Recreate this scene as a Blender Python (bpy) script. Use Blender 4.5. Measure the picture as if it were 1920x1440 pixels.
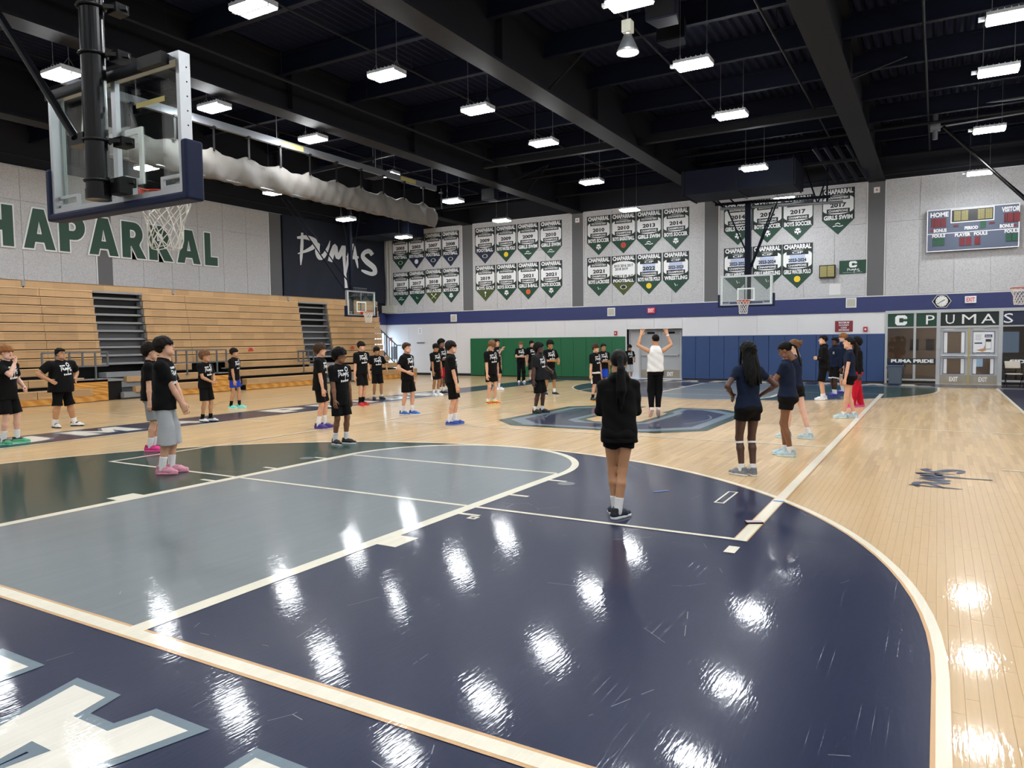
import bpy, math, random
import numpy as np
from mathutils import Matrix, Vector
random.seed(7)
SC = bpy.context.scene
COL = SC.collection
for _o in list(bpy.data.objects):
    bpy.data.objects.remove(_o, do_unlink=True)

# ------------------------------------------------------------------ camera
cam = bpy.data.cameras.new('camera')
cam.sensor_fit = 'HORIZONTAL'; cam.sensor_width = 36.0
cam.lens = 1372.58 / 1920 * 36.0
cam.clip_start = 0.05; cam.clip_end = 200
CAM = bpy.data.objects.new('camera', cam); COL.objects.link(CAM)
CPOS = Vector((5.97509, -2.57269, 1.72649))
_yaw, _pit, _rol = -0.526968, -0.0593284, -0.0111649
_fw = Vector((math.sin(_yaw) * math.cos(_pit), math.cos(_yaw) * math.cos(_pit), math.sin(_pit)))
_rt = Vector((math.cos(_yaw), -math.sin(_yaw), 0)); _up = _rt.cross(_fw)
_r2 = _rt * math.cos(_rol) + _up * math.sin(_rol); _u2 = -_rt * math.sin(_rol) + _up * math.cos(_rol)
CAM.matrix_world = Matrix(((_r2.x, _u2.x, -_fw.x, CPOS.x), (_r2.y, _u2.y, -_fw.y, CPOS.y), (_r2.z, _u2.z, -_fw.z, CPOS.z), (0, 0, 0, 1)))
SC.camera = CAM

# ------------------------------------------------------------------ world, exposure
W = bpy.data.worlds.new('world'); SC.world = W; W.use_nodes = True
W.node_tree.nodes['Background'].inputs[0].default_value = (0.45, 0.62, 0.9, 1)
W.node_tree.nodes['Background'].inputs[1].default_value = 1.0
SC.view_settings.view_transform = 'Standard'; SC.view_settings.look = 'None'
SC.view_settings.gamma = 1.0; SC.view_settings.use_curve_mapping = False
SC.view_settings.exposure = 0.2
LAMP = 112.0          # radiance of the LED diffusers

# ------------------------------------------------------------------ colours and materials
def lin(h):
    h = h.lstrip('#')
    o = []
    for i in (0, 2, 4):
        v = int(h[i:i + 2], 16) / 255
        o.append(v / 12.92 if v <= .04045 else ((v + .055) / 1.055) ** 2.4)
    return (o[0], o[1], o[2], 1.0)
MATS = {}
def mat(name, col, rough=.6, metal=0.0, spec=.5, coat=0.0, coat_r=.05, noise=0.0, nscale=8.0, bump=0.0, bscale=60.0, emit=0.0, sheen=0.0):
    if name in MATS: return MATS[name]
    m = bpy.data.materials.new(name); m.use_nodes = True
    nt = m.node_tree; b = nt.nodes['Principled BSDF']
    c = lin(col) if isinstance(col, str) else col
    b.inputs['Base Color'].default_value = c
    b.inputs['Roughness'].default_value = rough; b.inputs['Metallic'].default_value = metal
    b.inputs['Specular IOR Level'].default_value = spec
    b.inputs['Coat Weight'].default_value = coat; b.inputs['Coat Roughness'].default_value = coat_r
    b.inputs['Sheen Weight'].default_value = sheen
    if emit:
        b.inputs['Emission Color'].default_value = c; b.inputs['Emission Strength'].default_value = emit
    if noise or bump:
        tc = nt.nodes.new('ShaderNodeTexCoord')
    if noise:
        n = nt.nodes.new('ShaderNodeTexNoise'); n.inputs['Scale'].default_value = nscale; n.inputs['Detail'].default_value = 5
        nt.links.new(tc.outputs['Object'], n.inputs['Vector'])
        mx = nt.nodes.new('ShaderNodeMixRGB'); mx.inputs[1].default_value = tuple(v * (1 - noise) for v in c[:3]) + (1,)
        mx.inputs[2].default_value = tuple(min(1, v * (1 + noise)) for v in c[:3]) + (1,)
        nt.links.new(n.outputs['Fac'], mx.inputs[0]); nt.links.new(mx.outputs[0], b.inputs['Base Color'])
    if bump:
        n2 = nt.nodes.new('ShaderNodeTexNoise'); n2.inputs['Scale'].default_value = bscale; n2.inputs['Detail'].default_value = 3
        nt.links.new(tc.outputs['Object'], n2.inputs['Vector'])
        bp = nt.nodes.new('ShaderNodeBump'); bp.inputs['Strength'].default_value = bump; bp.inputs['Distance'].default_value = .01
        nt.links.new(n2.outputs['Fac'], bp.inputs['Height']); nt.links.new(bp.outputs[0], b.inputs['Normal'])
    MATS[name] = m
    return m

def floor_mat(name, col, mode='paint', rough=.36, coat=.45):
    """sport floor: colour under a glossy varnish, fine board relief in world coordinates"""
    m = bpy.data.materials.new(name); m.use_nodes = True; MATS[name] = m
    nt = m.node_tree; N = nt.nodes.new; L = nt.links.new
    b = nt.nodes['Principled BSDF']
    b.inputs['Roughness'].default_value = rough
    b.inputs['Specular IOR Level'].default_value = .12
    b.inputs['Coat Weight'].default_value = coat; b.inputs['Coat Roughness'].default_value = .065; b.inputs['Coat IOR'].default_value = 1.5
    c = lin(col)
    geo = N('ShaderNodeNewGeometry')
    sp = N('ShaderNodeSeparateXYZ'); L(geo.outputs['Position'], sp.inputs[0])
    cb = N('ShaderNodeCombineXYZ'); L(sp.outputs['Y'], cb.inputs[0]); L(sp.outputs['X'], cb.inputs[1])
    # stretched grain
    mp = N('ShaderNodeMapping'); mp.inputs['Scale'].default_value = (1.5, 32, 1); L(cb.outputs[0], mp.inputs[0])
    gr = N('ShaderNodeTexNoise'); gr.inputs['Scale'].default_value = 1.6; gr.inputs['Detail'].default_value = 6; L(mp.outputs[0], gr.inputs[0])
    big = N('ShaderNodeTexNoise'); big.inputs['Scale'].default_value = .5; big.inputs['Detail'].default_value = 3; L(geo.outputs['Position'], big.inputs[0])
    def shade(k):
        return tuple(max(0, min(1, v * k)) for v in c[:3]) + (1,)
    mx = N('ShaderNodeMixRGB'); L(gr.outputs['Fac'], mx.inputs[0])
    mx.inputs[1].default_value = shade(.90 if mode != 'paint' else .93); mx.inputs[2].default_value = shade(1.10 if mode != 'paint' else 1.07)
    out = mx.outputs[0]
    br = N('ShaderNodeTexBrick'); L(cb.outputs[0], br.inputs['Vector'])
    br.inputs['Scale'].default_value = 1.0; br.inputs['Brick Width'].default_value = .92; br.inputs['Row Height'].default_value = .06
    br.inputs['Mortar Size'].default_value = .0007; br.inputs['Mortar Smooth'].default_value = .2; br.offset = .37; br.offset_frequency = 2
    br.inputs['Bias'].default_value = 0
    if mode == 'wood':
        br.inputs['Color1'].default_value = (.86, .84, .80, 1); br.inputs['Color2'].default_value = (1.1, 1.09, 1.06, 1); br.inputs['Mortar'].default_value = (.62, .54, .46, 1)
    elif mode == 'plank':
        rp = N('ShaderNodeValToRGB'); L(geo.outputs['Random Per Island'], rp.inputs[0])
        rp.color_ramp.elements[0].color = (.84, .81, .77, 1); rp.color_ramp.elements[1].color = (1.12, 1.1, 1.06, 1)
    else:
        br.inputs['Color1'].default_value = (.97, .97, .97, 1); br.inputs['Color2'].default_value = (1.03, 1.03, 1.03, 1); br.inputs['Mortar'].default_value = (1.15, 1.12, 1.1, 1)
    mu = N('ShaderNodeMixRGB'); mu.blend_type = 'MULTIPLY'; mu.inputs[0].default_value = 1
    L(out, mu.inputs[1]); L(rp.outputs[0] if mode == 'plank' else br.outputs['Color'], mu.inputs[2]); out = mu.outputs[0]
    if mode == 'paint':   # scattered fine scratches
        wv = N('ShaderNodeTexVoronoi'); wv.feature = 'DISTANCE_TO_EDGE'; wv.inputs['Scale'].default_value = .9
        ns = N('ShaderNodeTexNoise'); ns.inputs['Scale'].default_value = 2.2; L(geo.outputs['Position'], ns.inputs[0])
        ad = N('ShaderNodeMixRGB'); ad.inputs[0].default_value = .015; L(geo.outputs['Position'], ad.inputs[1]); L(ns.outputs['Color'], ad.inputs[2])
        L(ad.outputs[0], wv.inputs['Vector'])
        lt = N('ShaderNodeMath'); lt.operation = 'LESS_THAN'; lt.inputs[1].default_value = .0011; L(wv.outputs['Distance'], lt.inputs[0])
        n3 = N('ShaderNodeTexNoise'); n3.inputs['Scale'].default_value = 3.1; L(geo.outputs['Position'], n3.inputs[0])
        gt = N('ShaderNodeMath'); gt.operation = 'GREATER_THAN'; gt.inputs[1].default_value = .59; L(n3.outputs['Fac'], gt.inputs[0])
        ml = N('ShaderNodeMath'); ml.operation = 'MULTIPLY'; L(lt.outputs[0], ml.inputs[0]); L(gt.outputs[0], ml.inputs[1])
        m5 = N('ShaderNodeMath'); m5.operation = 'MULTIPLY'; m5.inputs[1].default_value = .4; L(ml.outputs[0], m5.inputs[0])
        ms = N('ShaderNodeMixRGB'); L(m5.outputs[0], ms.inputs[0]); L(out, ms.inputs[1]); ms.inputs[2].default_value = (.6, .6, .6, 1); out = ms.outputs[0]
    L(out, b.inputs['Base Color'])
    # relief: slow cupping of the boards plus ripples of the varnish
    mp2 = N('ShaderNodeMapping'); mp2.inputs['Scale'].default_value = (9, 55, 1); L(cb.outputs[0], mp2.inputs[0])
    rn = N('ShaderNodeTexNoise'); rn.inputs['Scale'].default_value = 1.0; rn.inputs['Detail'].default_value = 2; L(mp2.outputs[0], rn.inputs[0])
    sb = N('ShaderNodeMath'); sb.operation = 'MULTIPLY'; sb.inputs[1].default_value = -.25; L(br.outputs['Fac'], sb.inputs[0])
    ads = N('ShaderNodeMath'); L(rn.outputs['Fac'], ads.inputs[0]); L(sb.outputs[0], ads.inputs[1])
    bp = N('ShaderNodeBump'); bp.inputs['Strength'].default_value = .13; bp.inputs['Distance'].default_value = .005
    L(ads.outputs[0], bp.inputs['Height']); L(bp.outputs[0], b.inputs['Normal']); L(bp.outputs[0], b.inputs['Coat Normal'])
    return m

def speckle_mat(name, col, dark):
    m = bpy.data.materials.new(name); m.use_nodes = True; MATS[name] = m
    nt = m.node_tree; N = nt.nodes.new; L = nt.links.new; b = nt.nodes['Principled BSDF']
    b.inputs['Roughness'].default_value = .9; b.inputs['Specular IOR Level'].default_value = .15
    geo = N('ShaderNodeNewGeometry')
    n = N('ShaderNodeTexNoise'); n.inputs['Scale'].default_value = 26; n.inputs['Detail'].default_value = 4; L(geo.outputs['Position'], n.inputs[0])
    r = N('ShaderNodeValToRGB'); L(n.outputs['Fac'], r.inputs[0])
    r.color_ramp.elements[0].position = .36; r.color_ramp.elements[0].color = lin(dark)
    r.color_ramp.elements[1].position = .56; r.color_ramp.elements[1].color = lin(col)
    L(r.outputs[0], b.inputs['Base Color'])
    bp = N('ShaderNodeBump'); bp.inputs['Strength'].default_value = .3; bp.inputs['Distance'].default_value = .008
    L(n.outputs['Fac'], bp.inputs['Height']); L(bp.outputs[0], b.inputs['Normal'])
    return m

def bench_mat(name, col, k=.14):
    """laminated seat boards: module to module tone changes and fine grain along y"""
    m = bpy.data.materials.new(name); m.use_nodes = True; MATS[name] = m
    nt = m.node_tree; N = nt.nodes.new; L = nt.links.new; b = nt.nodes['Principled BSDF']
    b.inputs['Roughness'].default_value = .38
    c = lin(col); geo = N('ShaderNodeNewGeometry')
    sp = N('ShaderNodeSeparateXYZ'); L(geo.outputs['Position'], sp.inputs[0])
    cb = N('ShaderNodeCombineXYZ'); L(sp.outputs['Y'], cb.inputs[0]); L(sp.outputs['Z'], cb.inputs[1])
    br = N('ShaderNodeTexBrick'); L(cb.outputs[0], br.inputs['Vector']); br.inputs['Scale'].default_value = 1
    br.inputs['Brick Width'].default_value = .53; br.inputs['Row Height'].default_value = .27; br.offset = 0.0; br.inputs['Mortar Size'].default_value = .004
    br.inputs['Color1'].default_value = tuple(v * (1 - k) for v in c[:3]) + (1,); br.inputs['Color2'].default_value = tuple(v * (1 + k * .4) for v in c[:3]) + (1,)
    br.inputs['Mortar'].default_value = tuple(v * .8 for v in c[:3]) + (1,)
    mp = N('ShaderNodeMapping'); mp.inputs['Scale'].default_value = (2, 45, 1); L(cb.outputs[0], mp.inputs[0])
    n = N('ShaderNodeTexNoise'); n.inputs['Scale'].default_value = 1.5; n.inputs['Detail'].default_value = 5; L(mp.outputs[0], n.inputs[0])
    r = N('ShaderNodeValToRGB'); L(n.outputs['Fac'], r.inputs[0]); r.color_ramp.elements[0].color = (.82, .78, .72, 1); r.color_ramp.elements[1].color = (1.1, 1.1, 1.1, 1)
    mu = N('ShaderNodeMixRGB'); mu.blend_type = 'MULTIPLY'; mu.inputs[0].default_value = 1; L(br.outputs['Color'], mu.inputs[1]); L(r.outputs[0], mu.inputs[2])
    L(mu.outputs[0], b.inputs['Base Color'])
    return m

def oak_mat(name):
    m = bpy.data.materials.new(name); m.use_nodes = True; MATS[name] = m
    nt = m.node_tree; N = nt.nodes.new; L = nt.links.new; b = nt.nodes['Principled BSDF']
    b.inputs['Roughness'].default_value = .3
    geo = N('ShaderNodeNewGeometry'); mp = N('ShaderNodeMapping'); mp.inputs['Scale'].default_value = (2, .8, 9); L(geo.outputs['Position'], mp.inputs[0])
    w = N('ShaderNodeTexWave'); w.inputs['Scale'].default_value = .9; w.inputs['Distortion'].default_value = 4; w.inputs['Detail'].default_value = 2; w.wave_type = 'RINGS'; L(mp.outputs[0], w.inputs[0])
    r = N('ShaderNodeValToRGB'); L(w.outputs['Fac'], r.inputs[0]); r.color_ramp.elements[0].color = lin('#c08238'); r.color_ramp.elements[1].color = lin('#d9a253')
    L(r.outputs[0], b.inputs['Base Color'])
    return m

def glass_mat(name, tint, gloss=1.0):
    m = bpy.data.materials.new(name); m.use_nodes = True; MATS[name] = m
    nt = m.node_tree; N = nt.nodes.new; L = nt.links.new
    nt.nodes.remove(nt.nodes['Principled BSDF']); out = nt.nodes['Material Output']
    t = N('ShaderNodeBsdfTransparent'); t.inputs[0].default_value = tint
    g = N('ShaderNodeBsdfGlossy'); g.inputs['Roughness'].default_value = .02; g.inputs[0].default_value = (1, 1, 1, 1)
    f = N('ShaderNodeLayerWeight')
    pw_ = N('ShaderNodeMath'); pw_.operation = 'POWER'; pw_.inputs[1].default_value = 4.0; L(f.outputs['Facing'], pw_.inputs[0])
    k = N('ShaderNodeMath'); k.operation = 'MULTIPLY_ADD'; k.inputs[1].default_value = .6; k.inputs[2].default_value = .05 * gloss; L(pw_.outputs[0], k.inputs[0])
    mx = N('ShaderNodeMixShader'); L(k.outputs[0], mx.inputs[0]); L(t.outputs[0], mx.inputs[1]); L(g.outputs[0], mx.inputs[2])
    L(mx.outputs[0], out.inputs[0])
    return m

floor_mat('floor_wood', '#cfb187', 'wood'); floor_mat('floor_plank', '#cfb187', 'plank')
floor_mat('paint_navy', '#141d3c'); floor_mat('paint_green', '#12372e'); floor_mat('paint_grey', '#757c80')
floor_mat('paint_cream', '#e6dfcb'); floor_mat('paint_script', '#333c55'); floor_mat('edge_wood', '#d2a97c')
floor_mat('paint_white_band', '#e2ddd0'); floor_mat('paint_slate', '#6d7c86')
speckle_mat('acoustic', '#c4c4c6', '#b2b2b4')
bench_mat('bench_wood', '#be9b71'); bench_mat('bench_top', '#dab98c', .05); oak_mat('oak')
glass_mat('board_glass', (.86, .90, .89, 1), 1.3); glass_mat('door_glass', (.50, .48, .46, 1), 1.0); glass_mat('tint_glass', (.30, .29, .29, 1), 1.0)
mat('white_wall', '#d9d8da', .75, noise=.02, nscale=3); mat('pillar_grey', '#626264', .7); mat('band_blue', '#2b3566', .6)
mat('trim_white', '#d6d6d6', .6); mat('ceiling_dark', '#11172a', .8, spec=.15, noise=.1, nscale=2); mat('steel_dark', '#0b1020', .65, spec=.15, noise=.08)
mat('girder', '#15161b', .65, spec=.15); mat('navy_wall', '#12151f', .9); mat('black', '#0a0a0c', .5, spec=.25); mat('black_rubber', '#101012', .7)
mat('alu', '#b9bcbf', .35, metal=.85); mat('alu_paint', '#b2b5b8', .45, metal=.3); mat('pole_black', '#0b0c0f', .2, spec=.3)
mat('pad_navy', '#101a38', .5, spec=.2); mat('rim_red', '#c8371f', .4); mat('net', '#dcd6cc', .9)
mat('target_white', '#dfe9e4', .5); mat('green_pad', '#14603d', .42, bump=.05, bscale=6); mat('blue_pad', '#24406f', .42, bump=.08, bscale=5)
mat('curtain', '#625e59', .7, noise=.08, nscale=2, bump=.15, bscale=9); mat('led_off', '#c9ccd0', .4, metal=.4)
mat('banner_green', '#14402f', .6, bump=.1, bscale=5); mat('banner_navy', '#1a2440', .6, bump=.1, bscale=5); mat('banner_olive', '#44521f', .6)
mat('banner_dark', '#10201d', .6); mat('print_white', '#e9eaec', .6); mat('print_dark', '#16241f', .6); mat('print_grey', '#9aa3a0', .6); mat('print_blue', '#b9c4de', .6)
mat('ball_yellow', '#e3c21d', .5); mat('ball_orange', '#d9662a', .5); mat('ball_red', '#c2412f', .5)
mat('letter_green', '#1e4434', .55); mat('sheet_navy', '#171e2e', .75, bump=.25, bscale=1.6)
mat('score_blue', '#565f74', .5); mat('lamp_red', '#8c1527', .4); mat('lamp_yellow', '#a79c5c', .4); mat('lamp_green', '#1b6a4b', .4); mat('lamp_dark', '#1c1c1c', .4)
mat('exit_red', '#d8354a', .5); mat('sign_maroon', '#7d1f2c', .5); mat('alarm_red', '#b01f2e', .4); mat('bin_grey', '#4a5563', .5)
mat('tread_grey', '#8a8b8c', .6); mat('tread_dark', '#54565a', .7); mat('rail_grey', '#6d7075', .45, metal=.5); mat('door_grey', '#a9acaf', .5)
mat('kick_steel', '#a8a294', .35, metal=.8); mat('brass', '#b2a67a', .4, metal=.7); mat('chair_beige', '#c9c0b2', .6); mat('lobby', '#9a8b7d', .9); mat('lobby_floor', '#4f463f', .6)
mat('tape_blue', '#5f86c4', .6); mat('phone_screen', '#e2c7cb', .15); mat('vent_beige', '#bdbcae', .6); mat('clock_face', '#e8e8e6', .5)
mat('sky_window', (.42, .68, 1.0, 1), .5, emit=1.1); mat('led', (.95, .98, 1.0, 1), .5, emit=LAMP); mat('daylight_pane', (.62, .80, 1.0, 1), .5, emit=7.0); mat('red_tag', '#b8322c', .6)

# ------------------------------------------------------------------ mesh helpers
def new_obj(name, me, m=None, parent=None):
    o = bpy.data.objects.new(name, me)
    COL.objects.link(o)
    if m is not None and me is not None:
        me.materials.append(MATS[m] if isinstance(m, str) else m)
    if parent is not None: o.parent = parent
    return o
def obj(name, V, F, m, parent=None, smooth=False):
    me = bpy.data.meshes.new(name)
    me.from_pydata([tuple(map(float, v)) for v in V], [], [tuple(f) for f in F])
    if smooth: me.polygons.foreach_set('use_smooth', [True] * len(me.polygons))
    me.update()
    return new_obj(name, me, m, parent)
def empty(name, loc=(0, 0, 0), rz=0.0):
    o = bpy.data.objects.new(name, None); COL.objects.link(o); o.location = loc; o.rotation_euler = (0, 0, rz); o.empty_display_size = .2
    return o
def tag(o, label, cat, group=None, kind=None):
    o['label'] = label
    if cat: o['category'] = cat
    if group: o['group'] = group
    if kind: o['kind'] = kind
    return o
def struct(o, label=None):
    o['kind'] = 'structure'
    if label: o['label'] = label
    return o
class MB:
    def __init__(s): s.V = []; s.F = []
    def add(s, V, F):
        n = len(s.V); s.V += [tuple(v) for v in V]; s.F += [tuple(i + n for i in f) for f in F]; return s
    def box(s, a, b):
        x0, y0, z0 = a; x1, y1, z1 = b
        return s.add([(x0, y0, z0), (x1, y0, z0), (x1, y1, z0), (x0, y1, z0), (x0, y0, z1), (x1, y0, z1), (x1, y1, z1), (x0, y1, z1)],
                     [(0, 3, 2, 1), (4, 5, 6, 7), (0, 1, 5, 4), (1, 2, 6, 5), (2, 3, 7, 6), (3, 0, 4, 7)])
    def tube(s, p, q, r, n=10, r2=None, cap=True):
        p = Vector(p); q = Vector(q); d = (q - p).normalized(); r2 = r if r2 is None else r2
        u = d.orthogonal().normalized(); w = d.cross(u)
        V = []
        for c, rr in ((p, r), (q, r2)):
            for i in range(n):
                a = 2 * math.pi * i / n; V.append(tuple(c + (u * math.cos(a) + w * math.sin(a)) * rr))
        F = [(i, (i + 1) % n, n + (i + 1) % n, n + i) for i in range(n)]
        if cap: F += [tuple(range(n - 1, -1, -1)), tuple(range(n, 2 * n))]
        return s.add(V, F)
    def bar(s, p, q, w, h, upv=(0, 0, 1)):
        p = Vector(p); q = Vector(q); d = (q - p).normalized(); upv = Vector(upv)
        sd = d.cross(upv)
        if sd.length < 1e-4: sd = d.cross(Vector((1, 0, 0)))
        sd.normalize(); u = sd.cross(d)
        V = [tuple(c + sd * a * w / 2 + u * b * h / 2) for c in (p, q) for a, b in ((-1, -1), (1, -1), (1, 1), (-1, 1))]
        return s.add(V, [(0, 3, 2, 1), (4, 5, 6, 7), (0, 1, 5, 4), (1, 2, 6, 5), (2, 3, 7, 6), (3, 0, 4, 7)])
    def prism(s, poly, z0, z1):
        n = len(poly)
        return s.add([(x, y, z0) for x, y in poly] + [(x, y, z1) for x, y in poly],
                     [tuple(range(n - 1, -1, -1)), tuple(range(n, 2 * n))] + [(i, (i + 1) % n, n + (i + 1) % n, n + i) for i in range(n)])
    def torus(s, c, R, r, n=28, k=8):
        V = []; F = []
        for i in range(n):
            a = 2 * math.pi * i / n
            for j in range(k):
                b = 2 * math.pi * j / k
                V.append((c[0] + (R + r * math.cos(b)) * math.cos(a), c[1] + (R + r * math.cos(b)) * math.sin(a), c[2] + r * math.sin(b)))
                F.append((i * k + j, ((i + 1) % n) * k + j, ((i + 1) % n) * k + (j + 1) % k, i * k + (j + 1) % k))
        return s.add(V, F)
    def lathe(s, prof, c=(0, 0, 0), n=20):
        V = []; F = []; k = len(prof)
        for i in range(n):
            a = 2 * math.pi * i / n
            for r, z in prof: V.append((c[0] + r * math.cos(a), c[1] + r * math.sin(a), c[2] + z))
        for i in range(n):
            for j in range(k - 1):
                F.append((i * k + j, ((i + 1) % n) * k + j, ((i + 1) % n) * k + j + 1, i * k + j + 1))
        return s.add(V, F)
    def obj(s, name, m, parent=None, smooth=False): return obj(name, s.V, s.F, m, parent, smooth)
def frame_boxes(mb, x0, x1, y0, y1, z0, z1, wx, wt, wb):
    """rectangular frame in xz from four boxes that only touch"""
    mb.box((x0, y0, z0), (x0 + wx, y1, z1)).box((x1 - wx, y0, z0), (x1, y1, z1)).box((x0 + wx, y0, z0), (x1 - wx, y1, z0 + wb)).box((x0 + wx, y0, z1 - wt), (x1 - wx, y1, z1)); return mb
def boxo(name, a, b, m, parent=None): return MB().box(a, b).obj(name, m, parent)
def bevel(o, w=.01, seg=2):
    md = o.modifiers.new('bevel', 'BEVEL'); md.width = w; md.segments = seg; md.limit_method = 'ANGLE'; return o

# ---- 2D fills: text and polygons with holes -> triangles
_TXT = {}
def curve_mesh(cu):
    o = bpy.data.objects.new('tmp', cu); COL.objects.link(o)
    me = bpy.data.meshes.new_from_object(o)
    V = [(v.co.x, v.co.y) for v in me.vertices]; F = [tuple(p.vertices) for p in me.polygons]
    bpy.data.objects.remove(o); bpy.data.meshes.remove(me); bpy.data.curves.remove(cu)
    return V, F
def text2d(s, bold=.0, space=1.0):
    """glyph triangles normalised to height 1 of the string's own box; returns V,F,aspect"""
    k = (s, bold, space)
    if k not in _TXT:
        cu = bpy.data.curves.new('txt', 'FONT'); cu.body = s; cu.offset = bold; cu.resolution_u = 2; cu.space_character = space
        V, F = curve_mesh(cu)
        if not V: V = [(0, 0), (1, 0), (0, 1)]; F = []
        A = np.array(V); lo = A.min(0); hi = A.max(0); h = hi[1] - lo[1]
        A = (A - lo) / h
        _TXT[k] = (A, F, (hi[0] - lo[0]) / h)
    return _TXT[k]
def poly2d(loops):
    cu = bpy.data.curves.new('poly', 'CURVE'); cu.dimensions = '2D'; cu.fill_mode = 'BOTH'
    for lp in loops:
        sp = cu.splines.new('POLY'); sp.points.add(len(lp) - 1)
        for p, q in zip(sp.points, lp): p.co = (q[0], q[1], 0, 1)
        sp.use_cyclic_u = True
    return curve_mesh(cu)
def area2(lp): return sum(lp[i][0] * lp[(i + 1) % len(lp)][1] - lp[(i + 1) % len(lp)][0] * lp[i][1] for i in range(len(lp)))
def grow(lp, d, hole=False):
    if (area2(lp) > 0) == hole: lp = lp[::-1]
    out = []; n = len(lp)
    for i in range(n):
        a = Vector(lp[i - 1]); b = Vector(lp[i]); c = Vector(lp[(i + 1) % n])
        e = (b - a).normalized(); f = (c - b).normalized()
        n1 = Vector((e.y, -e.x)); n2 = Vector((f.y, -f.x)); m = (n1 + n2)
        if m.length < 1e-3: m = n1.copy()
        m.normalize(); k = min(2.2, 1 / max(.2, m.dot(n1)))
        out.append(tuple(b + m * d * k))
    return out
def flat(name, VF, m, org, ex, ey, parent=None, sx=1.0, sy=1.0, thick=0.0):
    """lay a 2D fill on a plane; optionally give it thickness along the normal"""
    V2, F = VF[0], VF[1]
    org = Vector(org); ex = Vector(ex); ey = Vector(ey); nz = ex.cross(ey)
    V = [tuple(org + ex * (x * sx) + ey * (y * sy) + nz * thick) for x, y in V2]
    FF = []
    for f in F:
        a = V2[f[0]]; b = V2[f[1]]; c = V2[f[2]]
        cr = (b[0] - a[0]) * (c[1] - a[1]) - (b[1] - a[1]) * (c[0] - a[0])
        FF.append(tuple(f) if cr >= 0 else tuple(reversed(f)))
    if thick:
        n = len(V); V += [tuple(org + ex * (x * sx) + ey * (y * sy)) for x, y in V2]
        cnt = {}
        for f in FF:
            for i in range(len(f)):
                e = (f[i], f[(i + 1) % len(f)]); cnt[e] = 1
        FF += [(e[1], e[0], e[0] + n, e[1] + n) for e in list(cnt) if (e[1], e[0]) not in cnt]
    return obj(name, V, FF, m, parent)
def label_text(name, s, m, org, ex, ey, w, h, parent=None, bold=.02, align='c', thick=0.0):
    V, F, asp = text2d(s, bold)
    x0 = {'c': -w / 2, 'l': 0, 'r': -w}[align]
    VV = np.array(V) * np.array([w / asp, h]) + np.array([x0, 0])
    return flat(name, (VV.tolist(), F), m, org, ex, ey, parent, thick=thick)
X_, Y_, Z_ = Vector((1, 0, 0)), Vector((0, 1, 0)), Vector((0, 0, 1))

# ---- heavy display capitals
def arc(cx, cy, r, a0, a1, n=10, ry=None):
    ry = r if ry is None else ry
    return [(cx + r * math.cos(math.radians(a0 + (a1 - a0) * i / n)), cy + ry * math.sin(math.radians(a0 + (a1 - a0) * i / n))) for i in range(n + 1)]
GL = {
 'C': [arc(.5, .5, .5, 42, 318, 18) + arc(.52, .5, .21, 318, 42, 12)],
 'H': [[(0, 0), (.28, 0), (.28, .38), (.56, .38), (.56, 0), (.84, 0), (.84, 1), (.56, 1), (.56, .62), (.28, .62), (.28, 1), (0, 1)]],
 'A': [[(0, 0), (.28, 0), (.33, .17), (.61, .17), (.66, 0), (.94, 0), (.63, 1), (.31, 1)], [(.39, .37), (.55, .37), (.47, .72)]],
 'P': [[(0, 0), (.29, 0), (.29, .32)] + arc(.44, .66, .34, -90, 90, 10) + [(0, 1)], [(.29, .55)] + arc(.40, .66, .11, -90, 90, 6) + [(.29, .77)]],
 'R': [[(0, 0), (.29, 0), (.29, .33), (.34, .33), (.54, 0), (.86, 0), (.62, .37)] + arc(.44, .68, .32, -50, 90, 8) + [(0, 1)], [(.29, .56)] + arc(.40, .675, .11, -90, 90, 6) + [(.29, .79)]],
 'L': [[(0, 0), (.64, 0), (.64, .26), (.29, .26), (.29, 1), (0, 1)]],
 'U': [[(0, .36)] + arc(.42, .36, .42, 180, 360, 12, .36) + [(.84, 1), (.56, 1), (.56, .38)] + arc(.42, .38, .14, 360, 180, 6) + [(.28, 1), (0, 1)]],
 'M': [[(0, 0), (.27, 0), (.27, .55), (.44, .12), (.56, .12), (.73, .55), (.73, 0), (1, 0), (1, 1), (.74, 1), (.5, .45), (.26, 1), (0, 1)]],
 'I': [[(0, 0), (.29, 0), (.29, 1), (0, 1)]],
 'D': [[(0, 0), (.4, 0)] + arc(.4, .5, .46, -80, 80, 12, .5) + [(.4, 1), (0, 1)], [(.28, .25), (.4, .25)] + arc(.4, .5, .19, -80, 80, 6, .25) + [(.4, .75), (.28, .75)]],
 'E': [[(0, 0), (.66, 0), (.66, .24), (.28, .24), (.28, .39), (.6, .39), (.6, .61), (.28, .61), (.28, .76), (.66, .76), (.66, 1), (0, 1)]],
 'S': [[(.02, .12), (.14, .02), (.34, -.01), (.56, .02), (.70, .14), (.72, .34), (.64, .50), (.46, .60), (.32, .68), (.34, .76), (.44, .77), (.62, .70), (.68, .92), (.5, 1.0), (.3, 1.01), (.12, .92), (.04, .74), (.1, .54), (.28, .43), (.42, .35), (.42, .25), (.3, .22), (.1, .34)]],
}
def glyph(ch, d=0.0):
    L = GL[ch]
    return [grow(lp, d, i > 0) if d else lp for i, lp in enumerate(L)]

# ================================================================== STRUCTURE
XL, XR, YN, YF = -19.4, 13.0, -5.2, 27.8
HOOP_Y, R3 = 1.6, 6.03
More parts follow.
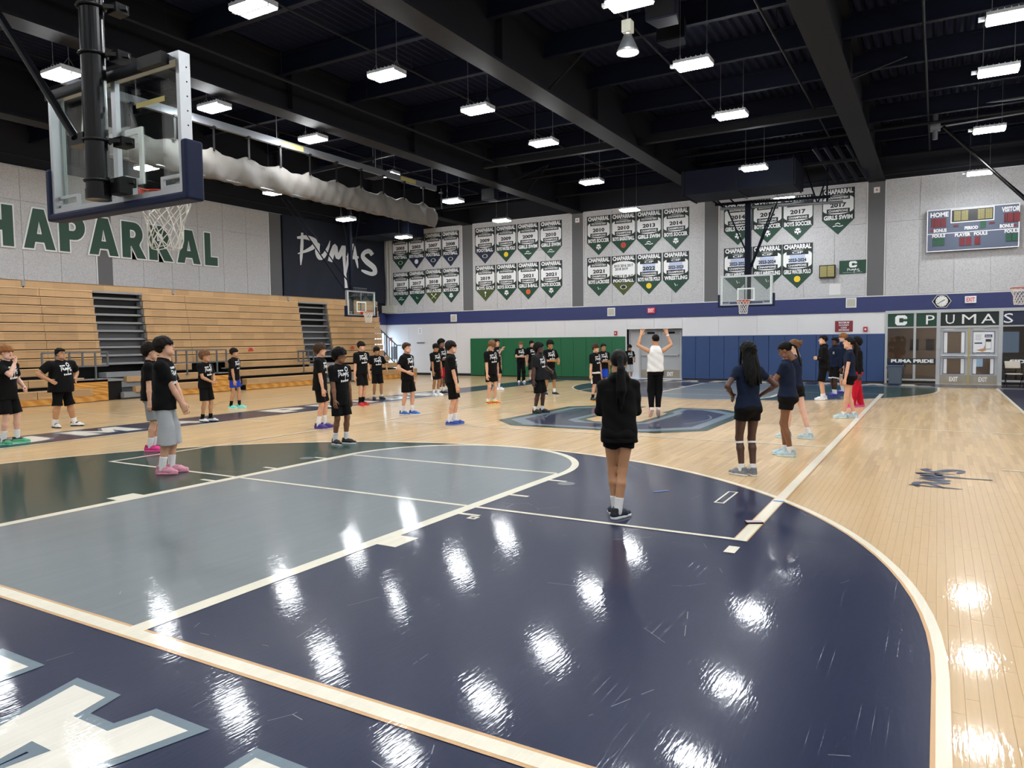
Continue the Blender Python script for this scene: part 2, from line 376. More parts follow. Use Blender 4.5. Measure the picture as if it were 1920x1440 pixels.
# ---- floor and its painted court
FLOOR = struct(boxo('floor', (XL - .2, YN - .2, -.12), (XR + .2, YF + .2, 0), 'floor_wood'), 'glossy light maple sports floor')
_dz = [0]
def decal(name, loops, m, z):
    _dz[0] += 1; z += .000006 * _dz[0]
    V, F = poly2d(loops)
    return flat(name, (V, F), m, (0, 0, z), X_, Y_, FLOOR)
def rect(x0, y0, x1, y1): return [(x0, y0), (x1, y0), (x1, y1), (x0, y1)]
def mirror(lp): return [(-x, 25.6 - y) for x, y in lp]
def both(name, lp, m, z):
    decal(name, [lp], m, z); decal(name, [mirror(lp)], m, z)
def arc3(r, a0, a1, n=40): return arc(0, HOOP_Y, r, a0, a1, n)
zP, zQ, zL, zT = .0030, .0042, .0056, .0066
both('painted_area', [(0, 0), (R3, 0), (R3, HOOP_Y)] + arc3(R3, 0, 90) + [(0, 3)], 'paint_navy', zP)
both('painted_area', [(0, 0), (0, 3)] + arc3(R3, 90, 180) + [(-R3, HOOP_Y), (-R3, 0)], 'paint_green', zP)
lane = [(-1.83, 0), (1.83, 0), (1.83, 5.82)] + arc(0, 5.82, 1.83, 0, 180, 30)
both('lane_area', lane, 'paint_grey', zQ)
for y0, y1 in ((-2.2, -.05), (25.65, 27.5)):
    decal('end_band', [rect(-9.2, y0, 9.2, y1)], 'paint_navy', zP)
for x0, x1 in ((-9.2, -7.68), (7.68, 9.2)):
    decal('side_band', [rect(x0, -.05, x1, 25.65)], 'paint_navy', zP)
def line(lp, z=zL, m='paint_cream', name='court_line'): return decal(name, [lp], m, z)
def lines2(lp, z=zL): line(lp, z); line(mirror(lp), z)
# base lines and side lines with bare wood edges
for y in (0, 25.6):
    decal('line_edge', [rect(-9.2, y - .085, 9.2, y + .055)], 'edge_wood', zL); decal('court_line', [rect(-9.2, y - .062, 9.2, y + .032)], 'paint_cream', zT)
for x in (-7.65, 7.65): line(rect(x - .035, 0, x + .035, 25.6))
ring3 = [(R3 + .03, 0)] + arc3(R3 + .03, 0, 180, 60) + [(-R3 - .03, 0), (-R3 + .03, 0)] + arc3(R3 - .03, 180, 0, 60) + [(R3 - .03, 0)]
edge3 = [(R3 + .034, 0)] + arc3(R3 + .034, 0, 180, 60) + [(-R3 - .034, 0), (-R3 + .05, 0)] + arc3(R3 - .05, 180, 0, 60) + [(R3 - .05, 0)]
for lp in (edge3, mirror(edge3)): decal('line_edge', [lp], 'edge_wood', zL)
for lp in (ring3, mirror(ring3)): decal('three_point_line', [lp], 'paint_cream', zT)
for sx in (-1, 1):
    lines2(rect(min(sx * 1.74, sx * 1.87), 0, max(sx * 1.74, sx * 1.87), 5.82))
    lines2(rect(min(sx * 1.87, sx * 2.07), 2.16, max(sx * 1.87, sx * 2.07), 2.48))
    for yy in (3.42, 4.42, 5.38):
        lines2(rect(min(sx * 1.87, sx * 2.1), yy - .03, max(sx * 1.87, sx * 2.1), yy + .03))
    dd = decal('floor_plate', [arc(sx * 2.15, 5.27, .105, 0, 345, 23)], 'paint_grey', zL)
lines2(rect(-1.74, 5.79, 1.74, 5.85))
lines2(arc(0, 5.82, 1.87, 0, 180, 36) + arc(0, 5.82, 1.77, 180, 0, 36))
# volleyball court
VW, VE = 4.6, 3.7
for y in (VE, 25.6 - VE): line(rect(-VW, y - .0, VW, y + .055) if y < 10 else rect(-VW, y - .055, VW, y), zT)
for x in (-VW, VW - .10):
    w = .055 if x < 0 else .10
    decal('line_edge', [rect(x - .012, VE, x + w + .012, 25.6 - VE)], 'edge_wood', zL); line(rect(x, VE + .0, x + w, 25.6 - VE), zT)
for y in (9.78, 15.82): line(rect(-VW, y - .025, VW, y + .025))
for a, b in ((-7.65, -2.5), (2.5, 7.65)): line(rect(a, 12.775, b, 12.825))
for sy in (8.58, 17.02):
    for a, b in ((6.72, 7.62), (-7.62, -6.72)): line(rect(a, sy - .025, b, sy + .025))
line(rect(-15.2, 8.0, -9.4, 8.05)); line(rect(-15.2, 16.9, -9.4, 16.95)); line(rect(-12.1, 5, -12.05, 22))
# taped serving marks near the corner
decal('tape_mark', [rect(3.97, 5.05, 4.08, 5.69), rect(3.99, 5.08, 4.06, 5.66)], 'paint_cream', zT)
decal('tape_mark', [rect(4.51, 3.30, 4.60, 3.50)], 'paint_cream', zT)
decal('tape_mark', [rect(2.04, 3.27, 2.14, 3.37), rect(2.07, 3.30, 2.11, 3.34)], 'paint_cream', zT)
# centre emblem: a block C with navy face, slate rim and green edge, lying with its top towards the bleachers
def emb(s, g):
    o = [(-.72, -1), (.72, -1), (1, -.62), (1, .62), (.72, 1), (-.72, 1), (-1, .62), (-1, -.62)]
    return [(x * s[0] * g, y * s[1] * g) for x, y in o]
def block_c(k, dx, dy):
    """k grows the stroke; local u to the reader's right (+y), v up (-x)"""
    w, h, t = 2.45 + k, 2.3 + k, 1.02 + k
    ch = .72
    return [(w, -h + ch + .3), (w, -.55 + k * 0), (w - t - .1, -.55), (w - t - .1, -h + 2 * t - .35), (w - t - .5, -h + 2 * t - .75 + .0), (-w + 2 * t - .0, -h + 2 * t - .75),
            (-w + 2 * t - .45, -h + 2 * t - .35), (-w + 2 * t - .45, h - 2 * t + .35), (-w + 2 * t, h - 2 * t + .75), (w - t - .5, h - 2 * t + .75), (w - t - .1, h - 2 * t + .35), (w - t - .1, .55), (w, .55),
            (w, h - ch - .3), (w - ch, h), (-w + ch, h), (-w, h - ch), (-w, -h + ch), (-w + ch, -h), (w - ch, -h)]
def c_loop(t_out, t_in, gap):
    w, h, ch = 2.5 - t_out, 2.28 - t_out, .75
    a, b, c2 = 1.15 + t_in, .62 + t_in, .35
    return [(w, -h + ch), (w, -gap), (a, -gap), (a, -b + c2 * .2), (a - c2, -b), (-a + c2, -b), (-a, -b + c2), (-a, b - c2), (-a + c2, b), (a - c2, b), (a, b - c2 * .2), (a, gap), (w, gap),
            (w, h - ch), (w - ch, h), (-w + ch, h), (-w, h - ch), (-w, -h + ch), (-w + ch, -h), (w - ch, -h)]
for t0, t1, gp, mm, zz in ((0, 0, .42, 'paint_green', zP), (.2, .14, .58, 'paint_slate', zQ), (.42, .30, .76, 'paint_navy', zL)):
    lp = [(-v, 12.75 + u) for u, v in c_loop(t0, t1, gp)]
    decal('centre_emblem', [lp], mm, zz)
line(arc(0, 12.8, 1.83, -30, 30, 14) + arc(0, 12.8, 1.79, 30, -30, 14), zT, 'paint_slate'); line(arc(0, 12.8, 1.83, 150, 210, 14) + arc(0, 12.8, 1.79, 210, 150, 14), zT, 'paint_slate')
# slab capitals behind both base lines and along the left side line
def floor_word(word, cen, pitch, org_fn, ex, ey, wl, hl, outline=.085):
    for i, ch in enumerate(word):
        if ch == ' ': continue
        lp = glyph(ch); w0 = max(x for x, y in lp[0])
        org = Vector(org_fn(cen[i] if cen else i))
        sx = wl * (1 if w0 > .5 else w0) / w0; 
        base = [[((x - w0 / 2) * sx, y * hl) for x, y in l] for l in lp]
        og = [grow(l, outline, k > 0) for k, l in enumerate(base)]
        V, F = poly2d(og); flat('floor_letter_edge', (V, F), 'paint_slate', org + Z_ * zL, ex, ey, FLOOR)
        V, F = poly2d(base); flat('floor_letter', (V, F), 'paint_white_band', org + Z_ * zT, ex, ey, FLOOR)
floor_word('CHAPARRAL', [(4 - i) * 1.335 for i in range(9)], 0, lambda c: (c, -.57, 0), -X_, -Y_, .90, 1.05, .055)
floor_word('CHAPARRAL', [(i - 4) * 1.335 for i in range(9)], 0, lambda c: (c, 26.1, 0), X_, Y_, .90, 1.05, .055)
floor_word('PUMA PRIDE', [2.7, 4.25, 5.9, 7.5, 0, 10.8, 12.4, 13.6, 15.0, 16.7], 0, lambda c: (-8.02, c, 0), Y_, -X_, 1.15, .95, .07)
# brush-written word on the bare wood by the right side line
def brush(strokes, m, fn, parent, name):
    mb = MB()
    for st in strokes:
        pts = [Vector(p[:2]) for p in st]; ws = [p[2] for p in st]
        # densify
        P = []; Wd = []
        for i in range(len(pts) - 1):
            for k in range(4):
                t = k / 4; P.append(pts[i].lerp(pts[i + 1], t)); Wd.append(ws[i] * (1 - t) + ws[i + 1] * t)
        P.append(pts[-1]); Wd.append(ws[-1])
        # smooth twice
        for _ in range(2):
            P = [P[0]] + [(P[i - 1] + P[i] * 2 + P[i + 1]) / 4 for i in range(1, len(P) - 1)] + [P[-1]]
        V = []
        for i, p in enumerate(P):
            d = (P[min(i + 1, len(P) - 1)] - P[max(i - 1, 0)]); d = d.normalized() if d.length > 1e-6 else Vector((1, 0))
            nn = Vector((-d.y, d.x)) * Wd[i] / 2
            V += [fn(p - nn), fn(p + nn)]
        mb.add(V, [(2 * i, 2 * i + 2, 2 * i + 3, 2 * i + 1) for i in range(len(P) - 1)])
    return mb.obj(name, m, parent)
SCRIPT = [  # unit box 0..5 wide, 0..2 high : P U M A S brushed
 [(.35, 1.95, .10), (.32, 1.2, .16), (.25, .5, .14), (.22, .1, .04)],
 [(.05, 1.62, .10), (.6, 1.75, .2), (1.15, 1.62, .22), (1.05, 1.25, .2), (.6, .95, .14), (.05, .72, .04)],
 [(1.3, 1.5, .14), (1.2, 1.0, .22), (1.35, .62, .26), (1.65, .8, .2), (1.95, 1.4, .12), (2.05, 1.75, .03)],
 [(2.0, .5, .22), (2.15, 1.0, .24), (2.4, 1.6, .2), (2.42, 1.0, .2), (2.5, .72, .2), (2.8, 1.2, .24), (2.98, 1.6, .22), (2.95, 1.0, .2), (2.98, .3, .14), (3.0, -.55, .12), (3.02, -1.0, .16)],
 [(3.05, -.1, .06), (3.2, .6, .14), (3.45, 1.4, .26), (3.55, 1.75, .26), (3.7, 1.2, .2), (3.85, .55, .12), (3.9, .3, .05)],
 [(3.15, .88, .16), (3.6, .95, .2), (3.95, .98, .1)],
 [(4.95, 1.25, .24), (4.75, 1.5, .24), (4.35, 1.35, .2), (4.2, 1.05, .24), (4.55, .75, .3), (5.05, .45, .3), (5.15, .15, .26), (4.85, .0, .2), (4.4, .12, .18), (4.15, .2, .08)]]
brush([[(x, y, w * 1.45) for x, y, w in s_] for s_ in SCRIPT], 'paint_script', lambda p: (6.12 - (p.y - .55) * .29, 6.92 + p.x * .27, zT), FLOOR, 'floor_script')
brush(SCRIPT, 'paint_script', lambda p: (-5.6 - (p.y - .55) * .27, 18.7 + p.x * .27, zT), FLOOR, 'floor_script')

# ---- individual maple boards where they can be told apart (bare wood right of the arc)
rng = random.Random(3)
cand = []
pw = .06
for ix in range(int(2.0 / pw), int(7.5 / pw)):
    x0 = ix * pw; y = .2 - rng.random() * .9
    while y < 9.0:
        ln = .45 + rng.random() * .75
        xc, yc = x0 + pw / 2, y + ln / 2
        rr = math.hypot(xc, yc - HOOP_Y)
        inside = (rr < R3 - .35 and yc > HOOP_Y) or (xc < R3 - .3 and yc < HOOP_Y) or yc < .2
        d = math.hypot(xc - CPOS.x, yc - CPOS.y)
        dv = (Vector((xc, yc, 0)) - CPOS); z_ = dv.dot(_fw); uu = 960 + 1372 * dv.dot(_r2) / max(z_, .1); vv = 720 - 1372 * dv.dot(_u2) / max(z_, .1)
        if not inside and d < 11.0 and z_ > 1 and uu < 2010 and vv < 1560: cand.append((d, x0, y, ln))
        y += ln
cand.sort()
def plank_geo(mb, x0, y, ln):
    g, b, h = .0004, .0008, .0017
    a, c, e, f = x0 + g, x0 + pw - g, y + g, y + ln - g
    mb.add([(a, e, .0001), (c, e, .0001), (c, f, .0001), (a, f, .0001), (a + b, e + b, h), (c - b, e + b, h), (c - b, f - b, h), (a + b, f - b, h)],
           [(4, 5, 6, 7), (0, 1, 5, 4), (1, 2, 6, 5), (2, 3, 7, 6), (3, 0, 4, 7)])
for d, x0, y, ln in cand[:300]:
    mb = MB(); plank_geo(mb, x0, y, ln); mb.obj('plank', 'floor_plank', FLOOR)
mb = MB()
for d, x0, y, ln in cand[300:]: plank_geo(mb, x0, y, ln)
if mb.V: mb.obj('planks_beyond', 'floor_plank', FLOOR)['kind'] = 'stuff'

# ---- far wall
ENT0, ENT1, ENTZ = 4.28, 9.4, 2.63
AL0, AL1, ALZ, ALD = -5.84, -3.36, 2.16, .5
mb = MB()
for x0, x1, z0, z1 in ((XL - .2, AL0, 0, 7.45), (AL0, AL1, ALZ, 7.45), (AL1, ENT0, 0, 7.45), (ENT0, ENT1, ENTZ, 7.45), (ENT1, XR + .2, 0, 7.45)):
    mb.box((x0, YF + .03, z0), (x1, YF + .25, z1))
WF = struct(mb.obj('wall_far', 'trim_white'), 'far end wall with grey acoustic panels, blue stripe and white lower half')
boxo('upper_wall', (XL - .2, YF + .03, 7.45), (XR + .2, YF + .25, 8.9), 'navy_wall', WF)
PIL = [(-14.43, -13.82), (-8.46, -7.90), (-2.43, -1.86), (3.635, 4.2), (9.7, 10.3)]
for a, b in PIL:
    boxo('pilaster', (a, YF - .02, 3.22), (b, YF + .04, 7.42), 'pillar_grey', WF)
    for s in (a - .035, b): boxo('pilaster_trim', (s, YF - .03, 3.22), (s + .035, YF + .03, 7.42), 'trim_white', WF)
edges = [XL] + [v for p in PIL for v in p] + [XR]
for i in range(0, len(edges), 2):
    a, b = edges[i] + .04, edges[i + 1] - .04
    n = max(1, round((b - a) / 1.2)); w = (b - a) / n
    for k in range(n):
        for z0, z1 in ((3.25, 5.9), (5.9, 7.42)):
            boxo('acoustic_panel', (a + k * w + .006, YF - .005, z0 + .006), (a + (k + 1) * w - .006, YF + .031, z1 - .006), 'acoustic', WF)
boxo('stripe', (XL, YF - .03, 2.63), (XR, YF + .031, 3.20), 'band_blue', WF)
boxo('stripe_cap', (XL, YF - .04, 3.20), (XR, YF + .031, 3.235), 'trim_white', WF)
x = XL
def lower(a, b, z0, z1):
    n = max(1, round((b - a) / 1.5)); w = (b - a) / n
    for k in range(n): boxo('wall_panel', (a + k * w + .004, YF - .002, z0), (a + (k + 1) * w - .004, YF + .031, z1), 'white_wall', WF)
lower(XL, AL0, .12, 2.62); lower(AL0, AL1, ALZ, 2.62); lower(AL1, ENT0, .12, 2.62); lower(ENT1, XR, .12, 2.62)
bf = MB().box((XL, YF - .02, 0), (AL0, YF + .03, .12)).box((AL1, YF - .02, 0), (ENT0, YF + .03, .12)).box((ENT1, YF - .02, 0), (XR, YF + .03, .12)).obj('baseboard_far', 'black_rubber'); struct(bf, 'black rubber base along the far wall')
# recess with the double door
mb = MB().box((AL0 - .02, YF + .03, 0), (AL0, YF + ALD, ALZ)).box((AL1, YF + .03, 0), (AL1 + .02, YF + ALD, ALZ)).box((AL0, YF + .03, ALZ), (AL1, YF + ALD, ALZ + .02)).box((AL0 - .02, YF + ALD, 0), (AL1 + .02, YF + ALD + .05, ALZ + .02))
mb.obj('door_recess', 'white_wall', WF)
D1 = empty('door_1', (-4.47, YF + ALD, 0)); struct(D1, 'grey steel double exit doors in the far wall recess')
mb = MB()
for a, b in ((-.96, -.88), (.88, .96)): mb.box((a, -.10, 0), (b, 0, 2.12))
mb.box((-.88, -.10, 2.06), (.88, 0, 2.12)).box((-.03, -.09, 0), (.03, -.01, 2.06)).obj('door_frame', 'alu_paint', D1)
for s in (-1, 1):
    a, b = (-.87, -.035) if s < 0 else (.035, .87)
    lf = boxo('door_leaf', (a, -.075, .01), (b, -.02, 2.05), 'door_grey', D1)
    boxo('kick_plate', (a + .01, -.085, .03), (b - .01, -.074, .38), 'kick_steel', lf)
    MB().bar((a + .04, -.12, 1.03), (b - .04, -.12, 1.03), .05, .07).obj('push_bar', 'alu_paint', lf)
    MB().box((a + .3, -.11, 1.95), (a + .62, -.07, 2.02)).obj('door_closer', 'steel_dark', lf)
    label_text('door_lettering', 'EXIT', 'print_white', ((a + b) / 2, -.088, .12), X_, Z_, .28, .17, lf, .03)
# ---- entrance storefront
D2 = empty('door_2', (0, YF, 0)); struct(D2, 'aluminium storefront entrance with glass doors under the PUMAS sign')
fr = MB()
posts = ((4.28, 4.36), (5.20, 5.28), (5.92, 6.04), (7.78, 7.9), (8.75, 8.83), (9.32, 9.4))
for a, b in posts: fr.box((a, -.02 if a in (5.20, 8.75) else -.04, 0), (b, .12, 2.55))
fr.box((4.28, -.04, 2.55), (9.4, .12, 2.66))
for (a0, a1), (b0, b1) in zip(posts[:-1], posts[1:]):
    if a1 == 6.04: fr.box((a1, -.04, 2.0), (b0, .12, 2.07)); continue
    fr.box((a1, -.02, 2.02), (b0, .10, 2.06)).box((a1, -.02, .12), (b0, .10, .17)).box((a1, -.01, 0), (b0, .10, .115))
fr.obj('door_frame', 'alu_paint', D2)
MB().box((4.36, -.025, 0), (5.92, .0, .10)).box((7.9, -.025, 0), (9.3, .0, .10)).obj('base_strip', 'black_rubber', D2)
for a, b, g in ((4.36, 5.20, 'door_glass'), (5.28, 5.92, 'door_glass'), (7.9, 8.75, 'tint_glass'), (8.83, 9.32, 'tint_glass')):
    boxo('pane', (a, .03, .17), (b, .045, 2.02), g, D2)
for a, b, m in ((4.36, 5.20, 'banner_green'), (5.28, 5.92, 'banner_green'), (6.04, 7.78, 'banner_dark'), (7.9, 9.32, 'banner_navy')):
    boxo('transom_panel', (a, .0, 2.07), (b, .03, 2.55), m, D2)
for a, b in ((4.36, 5.92), (7.9, 9.3)):
    boxo('vinyl_strip', (a, -.032, .70), (b, -.021, .92), 'print_dark', D2)
    for k in range(9): MB().tube((a + .1 + k * .17, -.034, .81 + (.04 if k % 2 else -.04)), (a + .1 + k * .17, -.032, .81 + (.04 if k % 2 else -.04)), .075, 6).obj('vinyl_hexagon', 'lamp_dark', D2)
label_text('strip_lettering', 'PUMA PRIDE', 'print_white', (5.17, -.038, .755), X_, Z_, 1.36, .13, D2, .05)
label_text('strip_lettering', 'SIDE', 'print_white', (8.42, -.038, .755), X_, Z_, .62, .13, D2, .05)
for ch, px in (('P', 5.72), ('U', 6.33), ('M', 6.90), ('A', 7.47), ('S', 8.05)):
    label_text('sign_letter', ch, 'print_white', (px, -.012, 2.14), X_, Z_, .27 if ch not in 'MA' else .42, .33, D2, 0.0, thick=.01)
bc = [(.0, .08), (.08, 0), (.36, 0), (.44, .08), (.44, .16), (.30, .16), (.30, .12), (.15, .12), (.15, .30), (.30, .30), (.30, .26), (.44, .26), (.44, .34), (.36, .42), (.08, .42), (0, .34)]
V, F = poly2d([[(x * .88, y * .88) for x, y in bc]]); flat('sign_emblem', (V, F), 'print_white', (4.6, -.004, 2.12), X_, Z_, D2, thick=.006)
for (a, b) in ((6.04, 6.905), (6.925, 7.78)):
    lf = MB().box((a, .02, .0), (a + .1, .07, 2.0)).box((b - .1, .02, 0), (b, .07, 2.0)).box((a + .1, .02, 1.86), (b - .1, .07, 2.0)).box((a + .1, .02, .92), (b - .1, .07, 1.10)).box((a + .1, .02, 0), (b - .1, .07, .36)).obj('door_leaf', 'alu_paint', D2)
    boxo('kick_plate', (a + .02, .008, .03), (b - .02, .02, .33), 'kick_steel', lf)
    for z0, z1 in ((1.10, 1.86), (.36, .92)):
        boxo('pane', (a + .1, .04, z0), (b - .1, .05, z1), 'door_glass', lf)
        for s0, s1 in ((a + .115, a + .22), (b - .22, b - .115)): boxo('glass_film', (s0, .030, z0 + .02), (s1, .039, z1 - .02), 'print_white', lf)
        mbb = MB(); q = .015
        frame_boxes(mbb, a + .1, b - .1, .012, .03, z0, z1, q, q, q).obj('glazing_bead', 'band_blue', lf)
    MB().tube((a + .05, -.04, 1.01), (b - .05, -.04, 1.01), .028, 10).box((a + .02, -.05, .97), (a + .1, .02, 1.05)).box((b - .1, -.06, .95), (b - .02, .02, 1.09)).obj('push_bar', 'alu', lf)
    MB().box((a + .12, -.03, 1.90), (a + .42, .02, 1.97)).bar((a + .2, -.02, 1.98), (a + .6, -.02, 2.0), .02, .02).obj('door_closer', 'alu', lf)
    label_text('door_lettering', 'EXIT', 'print_white', ((a + b) / 2, .005, .10), X_, Z_, .26, .16, lf, .03)
boxo('door_post', (6.885, -.03, 0), (6.945, .02, 2.0), 'brass', D2)
po = empty('poster', (7.33, YF + .012, 1.13)); tag(po, 'white paper poster with a phone picture taped inside the right glass door', 'poster')
boxo('paper', (-.30, .0, 0), (.30, .006, .71), 'print_white', po)
boxo('headline', (.05, -.004, .52), (.27, .0, .62), 'band_blue', po); label_text('headline_text', 'Mobile', 'print_white', (.16, -.006, .545), X_, Z_, .17, .045, po, .02)
bevel(boxo('phone_picture', (.07, -.005, .10), (.25, .0, .48), 'print_grey', po), .01); boxo('phone_face', (.085, -.008, .13), (.235, -.004, .36), 'print_white', po); boxo('phone_bar', (.085, -.008, .38), (.235, -.004, .45), 'lamp_dark', po)
for k in range(4): boxo('text_line', (-.22, -.003, .60 - k * .055), (-.04 - .02 * (k % 2), .0, .615 - k * .055), 'print_grey', po)
boxo('button_strip', (-.25, -.003, .30), (-.02, .0, .345), 'band_blue', po); flat('hand_shape', poly2d([[(-.2, .06), (.0, .0), (.1, .06), (.12, .2), (.08, .38), (.06, .22), (.02, .12)]]), mat('hand_print', '#b98a63', .6), (0, -.004, .02), X_, Z_, po)
# lobby behind the glass
LB = MB().box((4.2, 31.4, 0), (9.6, 31.5, 2.7)).box((4.1, YF + .25, 0), (4.2, 31.5, 2.7)).box((9.6, YF + .25, 0), (9.7, 31.5, 2.7)).box((4.1, YF + .25, 2.7), (9.7, 31.5, 2.8)).obj('wall_lobby', 'lobby'); struct(LB, 'tan lobby walls behind the glass')
struct(boxo('floor_lobby', (4.1, YF + .2, -.1), (9.7, 31.5, 0), 'lobby_floor'), 'dark lobby floor behind the glass')
wi = empty('window_1', (0, 31.38, 0)); struct(wi, 'bright lobby windows showing blue daylight')
for a, b, z0, z1 in ((8.05, 8.65, 1.05, 1.85), (8.95, 9.5, .95, 2.1), (7.0, 7.5, .5, 1.0), (8.0, 9.5, 2.15, 2.3)):
    boxo('pane', (a, -.02, z0), (b, 0, z1), 'sky_window', wi)
for a in (5.0, 5.55): boxo('notice_frame', (a, -.03, 1.15), (a + .3, 0, 1.6), 'lamp_dark', LB).location = (0, 31.4, 0)

lt = empty('lobby_fill_light', (6.5, 29.6, 2.62)); tag(lt, 'added ceiling fill light that brightens the lobby behind the entrance glass', 'lamp')  # fill light added to brighten the lobby behind the glass
boxo('fill_light_frame', (-.65, -.65, .0), (.65, .65, .08), 'led_off', lt); boxo('fill_light_diffuser', (-.6, -.6, -.012), (.6, .6, .0), mat('lobby_fill_led', (1, .93, .85, 1), .5, emit=22.0), lt)
# ---- left wall
WL = struct(boxo('wall_left', (XL - .25, YN, 0), (XL - .03, YF, 7.45), 'trim_white'), 'left side wall with grey acoustic panels above the bleachers')
boxo('upper_wall', (XL - .25, YN, 7.45), (XL - .03, YF, 8.9), 'navy_wall', WL)
PL = [(4.75, 5.3), (12.41, 12.94), (20.05, 20.72)]
for a, b in PL:
    boxo('pilaster', (XL - .04, a, 2.6), (XL + .02, b, 7.42), 'pillar_grey', WL); boxo('pilaster_trim', (XL - .04, a - .05, 2.6), (XL + .025, a, 7.42), 'trim_white', WL)
ed = [-2.0] + [v for p in PL for v in p]
for i in range(0, len(ed) - 1, 2):
    a, b = ed[i] + .01, ed[i + 1] - .05
    n = round((b - a) / 1.22); w = (b - a) / n
    for k in range(n):
        for z0, z1 in ((2.6, 6.35), (6.35, 7.42)):
            boxo('acoustic_panel', (XL - .031, a + k * w + .006, z0 + .006), (XL + .005, a + (k + 1) * w - .006, z1 - .006), 'acoustic', WL)
boxo('wall_panel', (XL - .031, 20.75, 0), (XL, YF, 2.62), 'white_wall', WL); boxo('stripe', (XL - .031, 20.75, 2.63), (XL + .03, YF, 3.2), 'band_blue', WL)
boxo('wall_panel', (XL - .031, 20.75, 3.2), (XL - .005, YF, 7.42), 'navy_wall', WL)
d3 = empty('door_3', (XL, 27.18, 0)); struct(d3, 'daylight door in the far left corner beyond the bleachers')
frame_boxes(MB(), -.5, .5, -.03, .05, 0, 2.25, .06, .08, .1).obj('door_frame', 'alu_paint', d3).rotation_euler = (0, 0, -math.pi / 2)
for z0, z1 in ((.1, 1.0), (1.08, 2.17)): boxo('pane', (-.01, -.44, z0), (.012, .44, z1), 'daylight_pane', d3)
boxo('push_bar', (.03, -.42, .98), (.07, .42, 1.1), 'alu', d3)
# ---- right and near walls (outside the picture, closing the hall)
struct(boxo('wall_right', (XR, YN, 0), (XR + .2, YF, 8.9), 'acoustic'), 'right side wall outside the picture')
struct(boxo('wall_near', (XL, YN - .2, 0), (XR, YN, 8.9), 'acoustic'), 'near end wall behind the camera')
# wall letters: CHAPARRAL
WLT = empty('wall_lettering', (XL, 12.5, 4.82)); tag(WLT, 'huge green CHAPARRAL letters with white edge high on the left wall', 'sign')
for ch, a, b in (('C', 7.55, 8.62), ('H', 8.75, 9.78), ('A', 9.98, 11.04), ('P', 11.09, 12.04), ('A', 12.07, 13.2), ('R', 13.26, 14.25), ('R', 14.29, 15.36), ('A', 15.45, 16.56), ('L', 16.68, 17.36)):
    lp = glyph(ch); w0 = max(p[0] for p in lp[0])
    base = [[(x * (b - a - .1) / w0 + .05, y * 1.28 + .05) for x, y in l] for l in lp]
    V, F = poly2d([grow(l, .05, k > 0) for k, l in enumerate(base)])
    le = flat('letter_edge', (V, F), 'print_white', (.012, a - 12.5, 0), Y_, Z_, WLT, thick=.05)
    V, F = poly2d(base); flat('letter_face', (V, F), 'letter_green', (.06, a - 12.5, 0), Y_, Z_, WLT, thick=.02)
# navy cloth with brushed PUMAS
SH = empty('wall_cloth', (XL + .06, 24.2, 3.75)); tag(SH, 'large navy cloth with white brush-written PUMAS in the far left corner', 'banner')
V = []; F = []; ny, nz = 60, 24
def cloth_x(y, z): return .02 + .018 * math.sin(y * 2.1 + z * 1.3) + .012 * math.sin(y * 4.7 - z * 2.2)
for j in range(nz + 1):
    for i in range(ny + 1):
        y = -3.44 + i * 6.95 / ny; z = j * 3.7 / nz; V.append((cloth_x(y, z), y, z))
for j in range(nz):
    for i in range(ny): a = j * (ny + 1) + i; F.append((a, a + 1, a + ny + 2, a + ny + 1))
obj('cloth', V, F, 'sheet_navy', SH, True)
brush([[(x, y, w * 1.25) for x, y, w in s] for s in SCRIPT], 'print_white', lambda p: (cloth_x(21.55 + p.x * 1.04 - 24.2, 5.2 + p.y * .80 - 3.75) + .03, 21.55 + p.x * 1.04 - 24.2, 5.2 + p.y * .80 - 3.75), SH, 'brush_lettering')

# ---- roof
ZD = 8.75
V = []; F = []; pit = .21; x = XL - .2; prof = ((0, 0), (.05, .07), (.115, .07), (.165, 0)); n = 0
while x < XR + .2:
    for dx, dz in prof: V += [(x + dx, YN - .2, ZD + dz), (x + dx, YF + .3, ZD + dz)]
    x += pit
n = len(V) // 2
F = [(2 * i, 2 * i + 1, 2 * i + 3, 2 * i + 2) for i in range(n - 1)]
V2 = [(XL - .3, YN - .3, ZD + .1), (XR + .3, YN - .3, ZD + .1), (XR + .3, YF + .4, ZD + .1), (XL - .3, YF + .4, ZD + .1)]; k = len(V); V += V2; F.append((k, k + 1, k + 2, k + 3))
CE = struct(obj('ceiling', V, F, 'ceiling_dark'), 'dark ribbed steel roof deck on girders')
for gx in (-14.12, -8.18, -2.14, 3.92, 9.98):
    mb = MB().box((gx - .28, YN, 7.40), (gx + .28, YF, 7.46)).box((gx - .10, YN, 7.46), (gx + .10, YF, 8.7)).box((gx - .28, YN, 8.62), (gx + .28, YF, 8.72))
    yy = YN + 1.2
    while yy < YF:
        mb.box((gx - .26, yy - .012, 7.46), (gx + .26, yy + .012, 8.64)); yy += 4.9
    mb.obj('girder', 'girder', CE)
for i in range(14):
    py = 27.55 - i * 2.45
    if py < YN: break
    MB().box((XL, py - .07, 8.22), (XR, py + .07, 8.26)).box((XL, py - .02, 8.26), (XR, py + .02, 8.7)).box((XL, py - .07, 8.66), (XR, py + .07, 8.72)).obj('purlin', 'steel_dark', CE)
